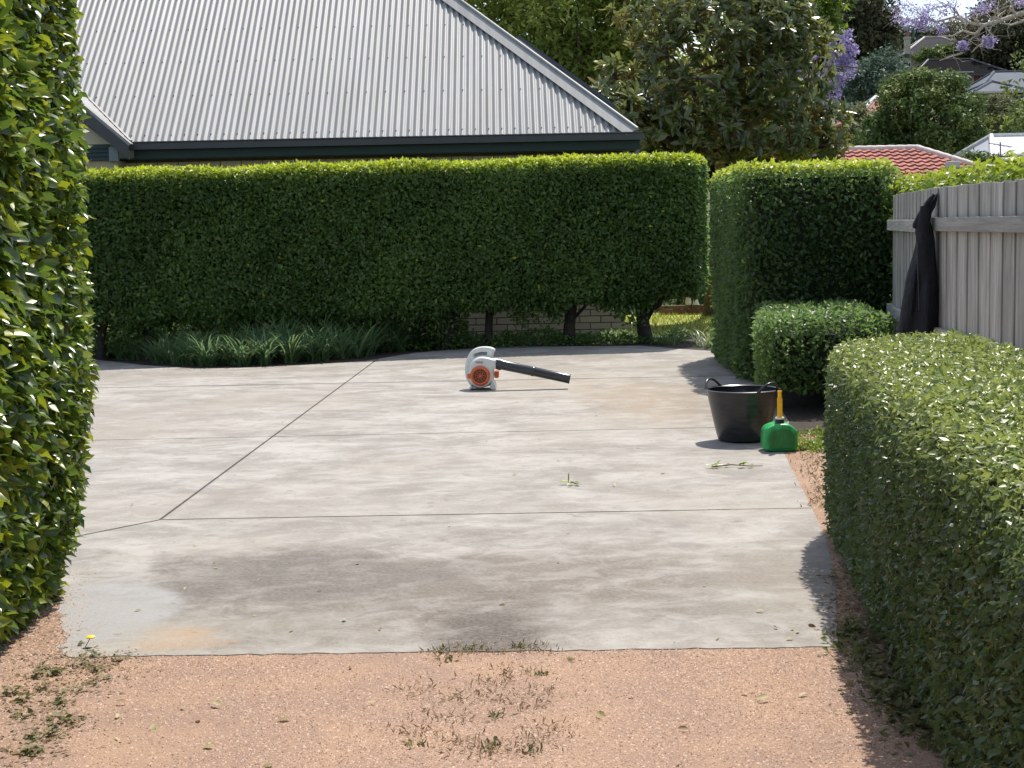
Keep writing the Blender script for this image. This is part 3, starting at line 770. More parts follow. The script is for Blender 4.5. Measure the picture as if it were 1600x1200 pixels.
# tall block on the right
TY = 14.5
a = at(1168, 500, TY); b = at(1399, 400, TY)
hedge('hedge', 'tall square clipped hedge block against the end of the fence', [(a.x, TY), (b.x, TY), (b.x+.25, TY+2.9), (at(1116, 500, 17.3).x, 17.4), (a.x-.06, TY+.25)],
      at(1280, 255, TY+.05).z*0+.06, at(1280, 255, TY+.05).z, .07, 2150, .056, MAT['leaf_tall'], depth=.14, amp=.02, seed=8, young_lit_top=1.0, young_base=.004, young_lit_h=.14, core_z0=.02, core_in=.13, up=.3)
# low hedge stepping down in front of it
LY = 12.0
a = at(1183, 480, LY); b = at(1400, 480, LY)
hedge('hedge', 'low dark clipped hedge in front of the tall block, behind the black tub', [(a.x, LY), (b.x, LY), (b.x+.2, TY-.03), (at(1186, 500, TY).x+.02, TY-.03)],
      .20, at(1280, 474, 14.4).z, .05, 2600, .05, MAT['leaf_tall'], depth=.14, amp=.02, seed=9, young_lit_top=.0, young_base=.004, core_z0=.30, core_in=.13, up=.2)
low = bpy.data.objects[[o.name for o in bpy.data.objects if o.get('category') == 'hedge'][-1]]
for dx in (.25, .7, 1.0):
    MB().tube([(a.x+dx, LY+.6, 0), (a.x+dx, LY+.6, .2), (a.x+dx+.03, LY+.6, .5)], [.05, .04, .04], 8).build('trunk', MAT['bark'], low, smooth=True)
# near low hedge, right
hedge('hedge', 'low pale-topped clipped hedge filling the lower right, beside the fence', [(1.00, 2.3), (1.47, 7.05), (1.60, 7.55), (2.30, 7.9), (2.25, 6.6), (2.05, 2.3)],
      .05, .955, .085, 5700, .027, MAT['leaf_box'], depth=.10, wid=.5, amp=.018, singles=300, seed=11, young_lit_top=.7, young_base=.012, young_lit_h=.2, core_z0=.02, core_in=.09, up=.5, jitter=.4,
      keep=lambda Q: (Q[:,2] > .75) | (Q[:,0] < 1.75))
# bright hedge behind the fence
hedge('hedge', 'bright lime green leafy hedge showing over the fence top', [(3.15, 6), (3.35, 11), (3.68, 15.6), (4.7, 15.6), (4.4, 6)],
      .6, 1.90, .12, 1100, .06, MAT['leaf_lime'], depth=.16, amp=.06, seed=13, young_lit_top=1., young_base=.3, core_z0=.02, core_in=.17, up=.4, jitter=.4)

# ------------------------------------------------------------------ FENCE
fence = empty('fence', (0, 0, 0), label='weathered grey timber paling fence with rails, right of the hedges', cat='fence')
FL = [Vector((3.47, 14.0)), Vector((2.97, 10.85)), Vector((2.86, 8.2)), Vector((2.78, 1.0))]
seglen = [(FL[i+1]-FL[i]).length for i in range(3)]
def fpt(s):
    for i, L in enumerate(seglen):
        if s <= L or i == 2:
            e = (FL[i+1]-FL[i])/L; return FL[i]+e*s, e
        s -= L
FTOP = 1.72
s = .1; k = 0; tot = sum(seglen)
while s < tot-.2:
    w = rng.uniform(.165, .20); p, e = fpt(s+w/2); off = .011 if k % 2 else 0.0
    h = FTOP + rng.normal()*.004
    nrmv = Vector((-e.y, e.x)); nrmv = nrmv if nrmv.x < 0 else -nrmv      # towards the driveway
    me = MB().hexa([(x-.0, y, z) for z in (0, h) for x, y in ((-w/2, 0), (w/2, 0), (w/2, .0108), (-w/2, .0108))]).mesh('paling', bevel=.003)
    o = link('paling', me, MAT['paling'], fence, loc=(p.x-nrmv.x*off, p.y-nrmv.y*off, .03))
    o.rotation_euler = (rng.normal()*.0008, rng.normal()*.003, math.atan2(e.y, e.x))
    s += w - .052 + rng.uniform(-.004, .004); k += 1
def fbar(name, s0, s1, z0, z1, depth, mat=MAT['paling']):
    p0, e = fpt(s0+.001); p1, _ = fpt(s1-.001); e = (p1-p0); L = e.length; e.normalize()
    nv_ = Vector((-e.y, e.x)); nv_ = nv_ if nv_.x < 0 else -nv_
    flip = math.atan2(e.y, e.x)
    side_ = -1 if Vector((math.cos(flip+math.pi/2), math.sin(flip+math.pi/2))).dot(nv_) < 0 else 1
    y0, y1 = sorted((side_*.003, side_*(depth+.003)))
    # built upright along z so the grain runs along the length
    me = MB().box(-(z1-z0)/2, (z1-z0)/2, y0, y1, 0, L).mesh(name, bevel=.004)
    o = link(name, me, mat, fence)
    X_ = Vector((0, 0, 1)); Z_ = Vector((e.x, e.y, 0)); Y_ = Vector((math.cos(flip+math.pi/2), math.sin(flip+math.pi/2), 0))
    if X_.cross(Y_).dot(Z_) < 0: X_ = -X_
    o.matrix_local = Matrix(((X_.x, Y_.x, Z_.x, p0.x), (X_.y, Y_.y, Z_.y, p0.y), (X_.z, Y_.z, Z_.z, (z0+z1)/2), (0, 0, 0, 1)))
    return o
L0, L1 = seglen[0], seglen[0]+seglen[1]
for (s0, s1, dz) in ((.02, L0-.12, -.015), (L0-.1, L1, .0), (L1+.01, tot-.05, 0)):
    fbar('top_rail', s0, s1, 1.452+dz, 1.545+dz, .045)
    fbar('bottom_rail', s0, s1, .70+dz, .79+dz, .045)
for sp in (L0-.02, L0+2.35, L0+4.7):
    p, e = fpt(sp); nv_ = Vector((1, 0))
    MB().box(p.x+.02, p.x+.12, p.y-.06, p.y+.06, 0, FTOP+.035).build('post', MAT['paling'], fence, bevel=.006)

# ------------------------------------------------------------------ JACKET hanging on the fence
def jacket():
    zl = [(480,168),(440,212),(388,290),(347,365),(347,420),(358,450),(340,520),(318,600),(285,720),(265,860),(246,960),(228,1060),(222,1160)]
    zr = [(486,168),(473,250),(446,292),(440,350),(456,400),(466,480),(472,580),(481,700),(486,850),(486,960),(478,1060),(470,1160)]
    o = empty('jacket', (0, 0, 0), label='black jacket hanging from the top of the timber fence', cat='jacket')
    rows = 46; nseg = 44; V = []
    yl = np.linspace(170, 1160, rows); Yd = 10.75
    def xi(tab, y): return float(np.interp(y, [q[1] for q in tab], [q[0] for q in tab]))
    for j, y in enumerate(yl):
        a, b = xi(zl, y), xi(zr, y); f = j/(rows-1)
        L = at(1340+a/4, 260+y/4, Yd); Rr = at(1340+b/4, 260+y/4, Yd); c = (L+Rr)/2; hw = (Rr-L).length/2
        dp = .02 + .10*min(1, f*1.6)
        for k in range(nseg):
            t = 2*math.pi*k/nseg
            fold = 1 + .30*f**.5*math.sin(t*5+f*2.2+.7) + .09*math.sin(t*9-f*5) + .05*math.sin(t*3+f*11)
            V.append((c.x+hw*math.cos(t)*(1+.02*math.sin(f*30+t*2)), c.y+dp*math.sin(t)*fold-.06, c.z))
    F = [(j*nseg+k, j*nseg+(k+1)%nseg, (j+1)*nseg+(k+1)%nseg, (j+1)*nseg+k) for j in range(rows-1) for k in range(nseg)] + [tuple(range(nseg))]
    t = NT('jacket_cloth'); t.color(t.mix(t.step(t.noise(t.pos(), 5, 4), .3, .7), (.0035, .004, .007), (.009, .0095, .015))); t.rough(.8); t.bump(t.noise(t.pos((1, 1, .45)), 11, 5), .9, .05)
    t.b.inputs['Sheen Weight'].default_value = .03
    MB().add(V, F).build('body', t.m, o, smooth=True)
    # empty sleeve folded down the front, and the collar
    sl = [at(1340+x/4, 260+y/4, Yd-.12) for x, y in ((420, 250), (405, 400), (415, 560), (425, 720), (420, 870), (412, 1010))]
    MB().tube(sl, [.03, .045, .055, .055, .05, .045], 12).build('sleeve', t.m, o, smooth=True)
    cl = [at(1340+x/4, 260+y/4, Yd-.10) for x, y in ((478, 176), (440, 225), (400, 290), (362, 365), (350, 385))]
    MB().tube(cl, [.012, .018, .02, .022, .01], 8).build('collar', t.m, o, smooth=True)
    zp = [at(1340+x/4, 260+y/4, Yd-.155) for x, y in ((372, 470), (375, 620), (380, 760), (384, 900))]
    MB().tube(zp, .004, 6).build('zipper', MAT['gutter'], o)
jacket()

# ------------------------------------------------------------------ BLOWER
def blower():
    base = gnd(752, 608.5, .02)
    o = empty('leaf_blower', base, R_(-3), label='white and orange handheld leaf blower standing on the concrete', cat='leaf blower')
    S = 1/2490.0; cx, gy = 480, 1112
    L = lambda pts: [((x-cx)*S, (gy-y)*S) for x, y in pts]
    white = simple('blower_white', (.66, .67, .63), .35, .05, 20); grey = simple('blower_grey', (.36, .37, .36), .4, .06, 20)
    orange = simple('blower_orange', (.62, .12, .03), .35, .08, 15); black = simple('blower_black', (.022, .023, .026), .38, .15, 12)
    tubeb = simple('blower_tube', (.04, .042, .046), .24, .1, 10)
    shell = smooth_loop([(205,1010),(120,860),(98,700),(112,520),(165,340),(250,215),(370,140),(520,112),(680,120),(770,145),(826,190),(810,250),(770,275),(772,420),(790,600),(780,900),(700,1040),(450,1085),(290,1070)], 2)
    hole = smooth_loop([(318,330),(312,300),(360,268),(450,245),(620,234),(630,262),(612,328),(500,318),(400,335),(345,368)], 1)
    me = curve_solid('handle_shell', [L(shell), L(hole)], .085, .018); o1 = link('handle_shell', me, white, o); o1.location.y = .05
    # trigger under the grip
    MB().box(-.035, .02, .035, .065, (gy-262)*S, (gy-242)*S).build('trigger', black, o, bevel=.004)
    vol = smooth_loop([(210,640),(240,500),(340,385),(480,328),(640,342),(760,380),(862,402),(852,520),(846,622),(765,615),(770,760),(742,900),(650,1010),(520,1062),(400,1050),(290,985),(225,870),(200,750)], 2)
    o2 = link('fan_housing', curve_solid('fan_housing', [L(vol)], .13, .028, 4), white, o); o2.location.y = -.035
    # engine block behind
    MB().box(-.07, .10, .09, .20, .05, .25).build('engine_cover', black, o, bevel=.02)
    MB().box(.125, .165, .02, .13, (gy-860)*S, (gy-690)*S).build('engine_shroud', orange, o, bevel=.012)
    # orange intake guard
    fz = (gy-768)*S; fy_ = -.107
    MB().lathe([(.062, .004), (.066, .018), (.078, .024), (.090, .014), (.0945, -.004)], 40, 'Y', (.0, fy_, fz)).build('intake_ring', orange, o, smooth=True)
    MB().lathe([(.0, .001), (.066, .001)], 32, 'Y', (0, fy_, fz)).build('intake_backing', black, o)
    g = MB(); 
    for r in (.027, .047): g.lathe([(r-.0018, .004), (r-.0018, .009), (r+.0018, .009), (r+.0018, .004)], 32, 'Y', (0, fy_, fz), closed=True)
    for k in range(9):
        a = k*2*math.pi/9+.15; c, s_ = math.cos(a), math.sin(a)
        g.tube([(c*.014, fy_-.0065, fz+s_*.014), (c*.064, fy_-.010, fz+s_*.064)], .0021, 5)
    g.lathe([(0, .012), (.012, .011), (.015, .004)], 20, 'Y', (0, fy_, fz)).build('intake_grille', orange, o)
    MB().box(-.122, -.088, -.105, -.06, fz-.025, fz+.02).build('starter_tab', orange, o, bevel=.008)
    # feet
    for pts in ([(250,1000),(310,1060),(262,1070),(235,1112),(178,1112),(215,1050)], [(740,880),(795,930),(828,1020),(838,1100),(800,1112),(725,1112),(735,1060),(690,1030)]):
        f_ = link('foot', curve_solid('foot', [L(pts)], .15, .008, 2), white, o)
    # nozzle
    p0 = Vector(((862-cx)*S, -.035, (gy-505)*S)); ln = .70; an = R_(-12.8); d = Vector((math.cos(an), 0, math.sin(an)))
    MB().tube([p0-d*.03, p0+d*.012, p0+d*.013, p0+d*.05, p0+d*.051], [.052, .052, .055, .055, .047], 24).build('clamp_ring', tubeb, o, smooth=True)
    MB().tube([p0+d*.02, p0+d*.06, p0+d*.33, p0+d*.335, p0+d*.36, p0+d*.365, p0+d*.66, p0+d*.69, p0+d*.70, p0+d*.70, p0+d*.60], [.049, .047, .045, .048, .048, .044, .044, .045, .047, .039, .038], 28, cap=True).build('blower_tube', tubeb, o, smooth=True)
    # maker's lettering on a dark strip
    cu = bpy.data.curves.new('lettering', 'FONT'); cu.body = 'STIHL'; cu.size = .036; cu.align_x = 'CENTER'; cu.extrude = .0008
    tmp = bpy.data.objects.new('lettering', cu); col.objects.link(tmp)
    lm = bpy.data.meshes.new_from_object(tmp.evaluated_get(bpy.context.evaluated_depsgraph_get())); bpy.data.objects.remove(tmp)
    lm.transform(Matrix.Rotation(R_(90), 4, 'X'))
    MB().box(-.043, .03, -.1016, -.0995, (gy-475)*S, (gy-428)*S).build('name_strip', grey, o)
    lo = link('lettering', lm, orange, o); lo.location = (-.006, -.103, (gy-474)*S); lo.scale = (.62, .62, .62)
    return o
blower()

# ------------------------------------------------------------------ TUB
def tub():
    base = gnd(1161, 688, .02)
    o = empty('rubber_tub', base, 0, label='large black flexible tub with two loop handles on the concrete', cat='tub')
    t = NT('tub_rubber'); t.color(t.mix(t.step(t.noise(t.pos((1, 1, 6)), 7, 4), .35, .7), (.016, .017, .02), (.030, .030, .032))); t.rough(.27)
    H, r0, r1 = .362, .172, .248
    prof = [(0, .004), (r0-.02, .004), (r0, .012)]
    for i in range(11): f = i/10; prof.append((r0+.004+(r1-r0)*(f**.92), .02+(H-.03)*f))
    out = prof + [(r1+.012, H-.008), (r1+.014, H), (r1+.004, H+.004), (r1-.006, H-.002)]
    inn = [(r0-.004+(r1-r0)*(1-f)**.92, .02+(H-.03)*(1-f)) for f in np.linspace(0, 1, 8)] + [(0, .02)]
    MB().lathe(out+inn, 64).build('bucket', t.m, o, smooth=True)
    for ang in (R_(142), R_(-52)):
        pts = []
        for i in range(13):
            u = -1+2*i/12; a = ang+u*.40; h = .062*(1-abs(u)**2.2)
            rr = r1+.008+.012*(1-u*u); pts.append((rr*math.cos(a), rr*math.sin(a), H-.004+h))
        MB().tube(pts, [.012]+[.009]*11+[.012], 10).build('handle', t.m, o, smooth=True)
tub()

# ------------------------------------------------------------------ FUEL CAN
def can():
    base = gnd(1221, 706.5, .02); base.z = .02
    o = empty('fuel_can', base + Vector((0, .085, 0)), R_(2), label='small green plastic fuel can with upright yellow pouring spout', cat='fuel can')
    S = 1/2168.0; cx, gy = 371, 1003
    L = lambda pts: [((x-cx)*S, (gy-y)*S) for x, y in pts]
    green = NT('can_green'); v = green.noise(green.pos((1, 1, .35)), 28, 5, .6)
    green.color(green.mix(green.step(v, .35, .7), (.016, .27, .065), (.035, .46, .12))); green.rough(.4)
    dk = NT('can_green_shaded'); v = dk.noise(dk.pos((1, 1, .35)), 28, 5, .6); dk.color(dk.mix(dk.step(v, .35, .7), (.008, .135, .03), (.02, .24, .055))); dk.rough(.45)  # darker copy of the can green: front-side shade put into the colour
    body = smooth_loop([(165,1000),(580,1000),(612,950),(612,745),(585,680),(520,625),(450,598),(300,598),(215,625),(150,665),(128,745),(128,950)], 2)
    link('body', curve_solid('body', [L(body)], .165, .02, 2), green.m, o)
    pan = smooth_loop([(200,960),(550,960),(560,900),(560,760),(500,690),(371,662),(240,690),(180,760),(180,900)], 2)
    p = link('face_panel', curve_solid('face_panel', [L(pan)], .012, .005, 2), dk.m, o); p.location.y = -.083
    black = simple('can_black', (.012, .012, .014), .4); yel = simple('can_yellow', (.95, .52, .012), .4, .08, 20); wht = simple('can_white', (.72, .72, .68), .4)
    nz = (gy-612)*S
    for x_ in (-.028, .022): MB().box(x_, x_+.012, -.012, .012, nz-.03, nz+.03).build('neck_lug', green.m, o, bevel=.003)
    MB().lathe([(0, 0), (.03, 0), (.03, .012), (.0275, .018), (.0275, .036), (.022, .04), (0, .04)], 24, origin=(0, -.02, nz-.008)).build('cap', black, o, smooth=True)
    MB().lathe([(.016, 0), (.029, 0), (.031, .006), (.029, .012), (.016, .012)], 24, origin=(0, -.02, nz+.033)).build('cap_ring', wht, o, smooth=True)
    z0 = nz+.045; z1 = (gy-238)*S; z2 = (gy-132)*S
    m = MB().lathe([(.0175, 0), (.0165, .02), (.0165, z1-z0-.01), (.013, z1-z0)], 20, origin=(0, -.02, z0))
    for k in range(4):
        a = k*math.pi/2+.78; m.box(math.cos(a)*.0165-.003, math.cos(a)*.0165+.003, -.02+math.sin(a)*.0165-.003, -.02+math.sin(a)*.0165+.003, z0+.01, z1)
    m.build('spout', yel, o, smooth=True)
    MB().lathe([(.0135, 0), (.0125, z2-z1-.012), (.0145, z2-z1-.01), (.0145, z2-z1), (.009, z2-z1), (.008, z2-z1-.04)], 20, origin=(0, -.02, z1)).build('spout_tip', yel, o, smooth=True)
can()

# ------------------------------------------------------------------ garden beyond: edging, ornament, weeds
ed = empty('garden_edging', label='low brown sleeper and brick edging at the back of the lawn', cat='edging')
EYY = 25.6
for k in range(4):
    xx = at(1030, 490, EYY).x + k*.55
    MB().box(xx, xx+.535, EYY+.02*k, EYY+.1+.02*k, .11, .165).build('sleeper', MAT['sleeper'], ed, bevel=.006)
bm_ = MB().box(0, .22, 0, .1, 0, .085).mesh('brick', bevel=.005); bm_.materials.append(brick_mat('edging_brick', (.21, .10, .065), .3))
for k in range(9):
    o = bpy.data.objects.new('brick', bm_); col.objects.link(o); o.parent = ed; o.location = (at(1030, 490, EYY).x+k*.235, EYY-.01+.01*k, .015)
orn = empty('garden_ornament', at(1088, 486, EYY-.0), label='small white garden bowl on a pedestal on the edging', cat='ornament')
wm = simple('white_glaze', (.75, .75, .72), .4); orn.location.z = .168; orn.location.y = EYY+.08
MB().lathe([(0, 0), (.065, 0), (.05, .03), (.04, .08), (.055, .12), (0, .125)], 20).build('pedestal', wm, orn, smooth=True)
MB().lathe([(0, .125), (.06, .125), (.125, .155), (.13, .18), (.11, .175), (.05, .15), (0, .145)], 24).build('bowl', wm, orn, smooth=True)
st = empty('garden_ornament', (at(1076, 480, EYY).x, EYY+.05, .168), label='white upright shell-shaped stone left of the white garden bowl', cat='ornament')
MB().lathe([(0, 0), (.045, .005), (.055, .05), (.04, .11), (.015, .15), (0, .155)], 12).build('shell', wm, st, smooth=True)
# dark shrubs deeper in the garden behind the gap
for px_, py_, d_, rx, rz_ in ((1060, 452, 27.2, .8, .6), (1108, 420, 26.9, .5, 1.0), (1030, 470, 24.0, .0, .0)):
    if rx == 0: continue
    c = at(px_, py_, d_)
    tree('shrub', 'dark leafy shrub behind the %s' % ('edging left of the white bowl' if px_ == 1060 else 'white bowl in the gap between hedges'), [(c.x, d_, max(.5, c.z-.1), rx, .5, rz_)], (c.x, d_, .0), MAT['leaf_tall'], 70, 40, .08, .16, .03, limbs=5, cat='shrub', young=.05)

# strappy lily turf along the bed
clumps = [(165,556,.34),(205,560,.38),(250,566,.40),(295,568,.40),(335,570,.40),(375,569,.36),(415,567,.42),(455,565,.44),(495,562,.46),(535,558,.46),(572,553,.44),(610,548,.42),(645,543,.38),
          (185,553,.44),(225,556,.46),(270,560,.46),(315,562,.46),(360,561,.5),(405,560,.52),(450,558,.56),(490,555,.58),(530,550,.56),(570,545,.5),(620,540,.44)]
strap_labels = 'strappy dark green lily turf clump in the bed under the back hedge'
for (px_, py_, L_) in clumps:
    g = gnd(px_, py_+3)
    base_pts = [(rng.normal()*.07, rng.normal()*.05, 0) for _ in range(6)]
    o = blades('lily_turf', base_pts, MAT['strap'], L_*1.35, .019, 26, arch=.95, young=.06, seg=5, label=strap_labels, cat='plant', group='lily turf clumps edging the bed')
    o.location = (g.x, g.y, .01)
# a few plants at the right of the bed
for (px_, py_, L_, lab) in ((960, 536, .28, 'small bushy strap plant in front of the exposed cream brickwork'), (1098, 545, .45, 'pale arching strap plant beside the tall hedge block'), (1050, 541, .30, 'thin stalky plant between the hedge trunk and the lawn')):
    g = gnd(px_, py_)
    o = blades('bed_plant', [(rng.normal()*.05, rng.normal()*.05, 0) for _ in range(4)], MAT['strap'], L_, .014, 12, arch=1.1, young=.3, label=lab, cat='plant'); o.location = (g.x, g.y+.15, .01)
# low leafy ground cover under the hedge
n = 5000; X = rng.uniform(-2.2, 2.3, n); Y = hy(X)+.15+rng.uniform(0, 1.1, n); hgt = .17*(.5+.5*np.sin(X*4.3)*np.sin(X*1.7+1))*np.where(X < 0, 1.9, 1)+.03
P = np.column_stack([X, Y, .02+rng.random(n)*hgt]); T, N = frames(np.tile([[0,-.3,.8]], (n,1)), .5, 0, .5, .6)
link('ground_cover', leaf_mesh('ground_cover', P, T, N, rng.uniform(.04, .08, n), rng.uniform(.02, .035, n), rng.random(n), np.zeros(n), T_SMALL), MAT['leaf_back'], kind='stuff', label='low dark ground cover beneath the back hedge')

# weeds, dry grass
def weeds(n, fx, name, label, L=(.02, .06), mat='weed', yg=.5, W=.006):
    P = fx(n); n = len(P); P = np.column_stack([P, np.full(n, .018)])
    T = nrm(np.column_stack([rng.normal(size=n)*.8, rng.normal(size=n)*.8, rng.uniform(.2, 1.1, n)])); N = nrm(np.cross(T, rng.normal(size=(n,3))))
    link(name, leaf_mesh(name, P, T, N, rng.uniform(*L, n), np.full(n, W)*rng.uniform(.6, 1.6, n), rng.random(n), np.where(rng.random(n) < yg, rng.random(n), 0), T_QUAD), MAT[mat], kind='stuff', label=label)
def centre(n):
    c = np.array([tuple(gnd(px_, py_)[:2]) for px_, py_ in ((690,1030),(745,1025),(830,1022),(800,1060),(770,1075),(650,1085),(700,1130),(760,1100),(820,1110),(850,1090),(650,1150),(770,1180),(830,1170),(720,1170),(860,1150),(700,1100))])
    k = rng.integers(0, len(c), n); return c[k] + rng.normal(size=(n,2))*np.array([.05, .05])
weeds(1000, centre, 'dry_weeds', 'sparse dry weeds along the middle of the gravel', (.010, .030), yg=.9, W=.0035, mat='straw')
def centre2(n):
    c = np.array([tuple(gnd(px_, py_)[:2]) for px_, py_ in ((697,1042),(690,1025),(735,1022),(808,1020),(780,1170),(830,1185),(760,1178),(845,1060),(650,1172),(775,1130))])
    k = rng.integers(0, len(c), n); return c[k] + rng.normal(size=(n,2))*np.array([.018, .018])
weeds(170, centre2, 'weed_tufts', 'small green weed tufts in the gravel strip', (.015, .035), yg=.3, W=.006)
def leafy(n, cpx, spread, name, label, mat, L=(.015, .04), yg=.3, wid=.5, flat=.35, zmax=.04):
    c = np.array([tuple(gnd(a_, b_)[:2]) for a_, b_ in cpx]); k = rng.integers(0, len(c), n); rr = np.random.default_rng(len(cpx)).uniform(.4, 1.5, len(c))
    q = rng.normal(size=(n,2))*spread*rr[k][:,None]; h = np.exp(-np.sum(q*q, axis=1)/(spread*rr[k])**2)
    P = np.column_stack([c[k]+q, .02+rng.random(n)*zmax*h])
    T, N = frames(np.tile([[0, 0, 1.]], (n,1)), .8, .1, .3, flat)
    Ls = rng.uniform(*L, n)
    link(name, leaf_mesh(name, P, T, N, Ls, Ls*wid, rng.random(n), np.where(rng.random(n) < yg, rng.random(n), 0), T_SMALL), MAT[mat], kind='stuff', label=label)
gr = np.random.default_rng(4)
lc = [(gr.uniform(0, 190), gr.uniform(1025, 1195)) for _ in range(34)]; lc = [(x, y) for x, y in lc if y > 1000+ (x-40)*.1 and x < 215-(y-1020)*.75]
leafy(420, lc, .022, 'left_weeds', 'low green weeds at the foot of the left hedge', 'weed', (.012, .035), .45)
leafy(1300, lc+[(30, 980), (60, 1000), (20, 1010), (70, 975), (45, 1050), (100, 1045), (150, 1045)], .07, 'left_litter', 'dry leaf litter at the foot of the left hedge', 'straw', (.010, .030), .5, .4, .25, .006)
rc = [(1318+(y-1000)*.62+abs(gr.normal())*60, y) for y in gr.uniform(985, 1195, 60)]
leafy(1900, rc, .045, 'right_weeds', 'shaded leafy weeds at the foot of the right hedge', 'weed', (.02, .05), .2, .45, .6, .07)
leafy(1500, [(1300+(y-900)*.2+gr.uniform(0, 60), y) for y in gr.uniform(880, 1010, 40)], .05, 'right_litter', 'dry leaf litter between the concrete and the right hedge', 'straw', (.010, .032), .5, .4, .25, .008)
def verge(n):
    y = rng.uniform(680, 800, n); x = np.interp(y, [680, 740, 800], [1240, 1262, 1284]) + rng.normal(size=n)*14 + 8
    return np.array([tuple(gnd(a_, b_)[:2]) for a_, b_ in zip(x, y)])
leafy(900, [(gr.uniform(1240, 1290), gr.uniform(672, 712)) for _ in range(16)], .045, 'verge_weeds', 'sunlit green weeds on the soil beside the fuel can', 'leaf_lime', (.02, .055), .4, .3, .7, .05)
weeds(380, verge, 'verge_grass', 'dry and green grass on the soil verge beside the fuel can', (.015, .045), yg=.6, W=.006, mat='straw')
def edge(n):
    x = rng.uniform(1150, 1300, n); y = 985+rng.normal(size=n)*9
    return np.array([tuple(gnd(a_, b_, .02)[:2]) for a_, b_ in zip(x, y)])

# fallen leaves and twigs lying on the concrete and the gravel
lv = [leaf_mesh('fallen_leaf', np.zeros((1,3)), np.array([[1.,0,0]]), np.array([[0.,0,1.]]), np.array([1.]), np.array([.5]), np.array([a_]), np.array([b_]), T_BIG) for a_, b_ in ((.2,0),(.8,0),(.6,.9),(.95,.1))]
for m_ in lv: m_.materials.append(MAT['dry'])
def fallen(px_, py_, size, z, label, group, v):
    g = gnd(px_, py_, z); o = link('fallen_leaf', lv[v], None, None, label=label, cat='fallen leaf', group=group)
    o.location = (g.x, g.y, z+size*.12); o.scale = (size,)*3; o.rotation_euler = (rng.normal()*.4, rng.normal()*.25, rng.uniform(0, 6.28))
for px_, py_ in ((305,852),(333,880),(333,888),(495,923),(790,945),(538,968),(405,905),(870,880),(395,962),(210,955),(290,918),(1100,915),(1180,956),(700,826),(1120,1000),(1055,1003),(595,985),(460,985),(1240,985),(1228,1000),(1245,990),(1215,983),(1262,978),(207,790),(800,742),(870,720),(760,690),(640,640),(930,650),(1000,700),(440,660),(960,760),(1040,740),(890,832),(560,880)):
    fallen(px_, py_, rng.uniform(.018, .036), .022, 'tiny dry leaf lying on the pale concrete', 'fallen leaves on the concrete', int(rng.integers(0, 4)))
for px_, py_ in ((312,1127),(243,1133),(185,1117),(198,1099),(346,1105),(283,1105),(545,1045),(586,1098),(1158,1083),(1058,1140),(945,1122),(1058,1195),(885,1030),(455,1124),(336,1167),(180,1153),(80,1190),(1180,1095),(980,1088),(1320,1110),(1262,1085),(428,1195),(700,1200),(125,1060),(60,1120),(95,1085)):
    fallen(px_, py_, rng.uniform(.022, .048), .0215, 'small pale leaf lying on the pink gravel', 'fallen leaves on the gravel', int(rng.integers(0, 4)))
# trimmed sprig with leaves near the can, and a small scrap
def sprig(px_, py_, ln, n_leaf, label, spread=1.0):
    g = gnd(px_, py_, .022); o = empty('sprig', g, label=label, cat='sprig')
    MB().tube([(0, 0, .006), (ln*.4, .02, .014), (ln*.75, -.01, .008), (ln, .015, .004)], [.004, .0035, .003, .002], 6).build('stem', MAT['bark'], o)
    for k in range(n_leaf):
        me = leaf_mesh('leaf', np.zeros((1,3)), nrm(np.array([[rng.normal(), rng.normal()*.7, .25]])), nrm(np.array([[rng.normal()*.3, rng.normal()*.3, 1.]])), np.array([rng.uniform(.04, .08)]), np.array([.03]), np.array([rng.random()]), np.array([rng.uniform(0, .7)]), T_BIG)
        q = link('leaf', me, MAT['leaf_lime'], o); f = k/max(1, n_leaf)
        q.location = (ln*(f**1.8)*spread, rng.normal()*.015, .012)
sprig(1112, 731, .32, 9, 'green leafy hedge clipping lying in front of the black tub')
sprig(888, 758, .06, 5, 'tiny leafy scrap in the middle of the concrete')
# dandelion at the front left corner
g = gnd(130, 1019); dn_ = empty('dandelion', g, label='small yellow flowering weed at the concrete corner', cat='flower')
blades('leaf_rosette', [(0,0,0)], MAT['weed'], .07, .014, 9, parent=dn_, arch=1.3, young=0, kind='stuff')
MB().tube([(0,0,0), (.015,0,.03), (.03,0,.055)], .0015, 5).build('stem', MAT['leaf_lime'], dn_)
MB().lathe([(0,.0),(.014,.003),(.018,.008),(.012,.012),(0,.013)], 12, origin=(.03,0,.05)).build('petal', simple('petal_yellow', (.75,.55,.02), .6), dn_, smooth=True)

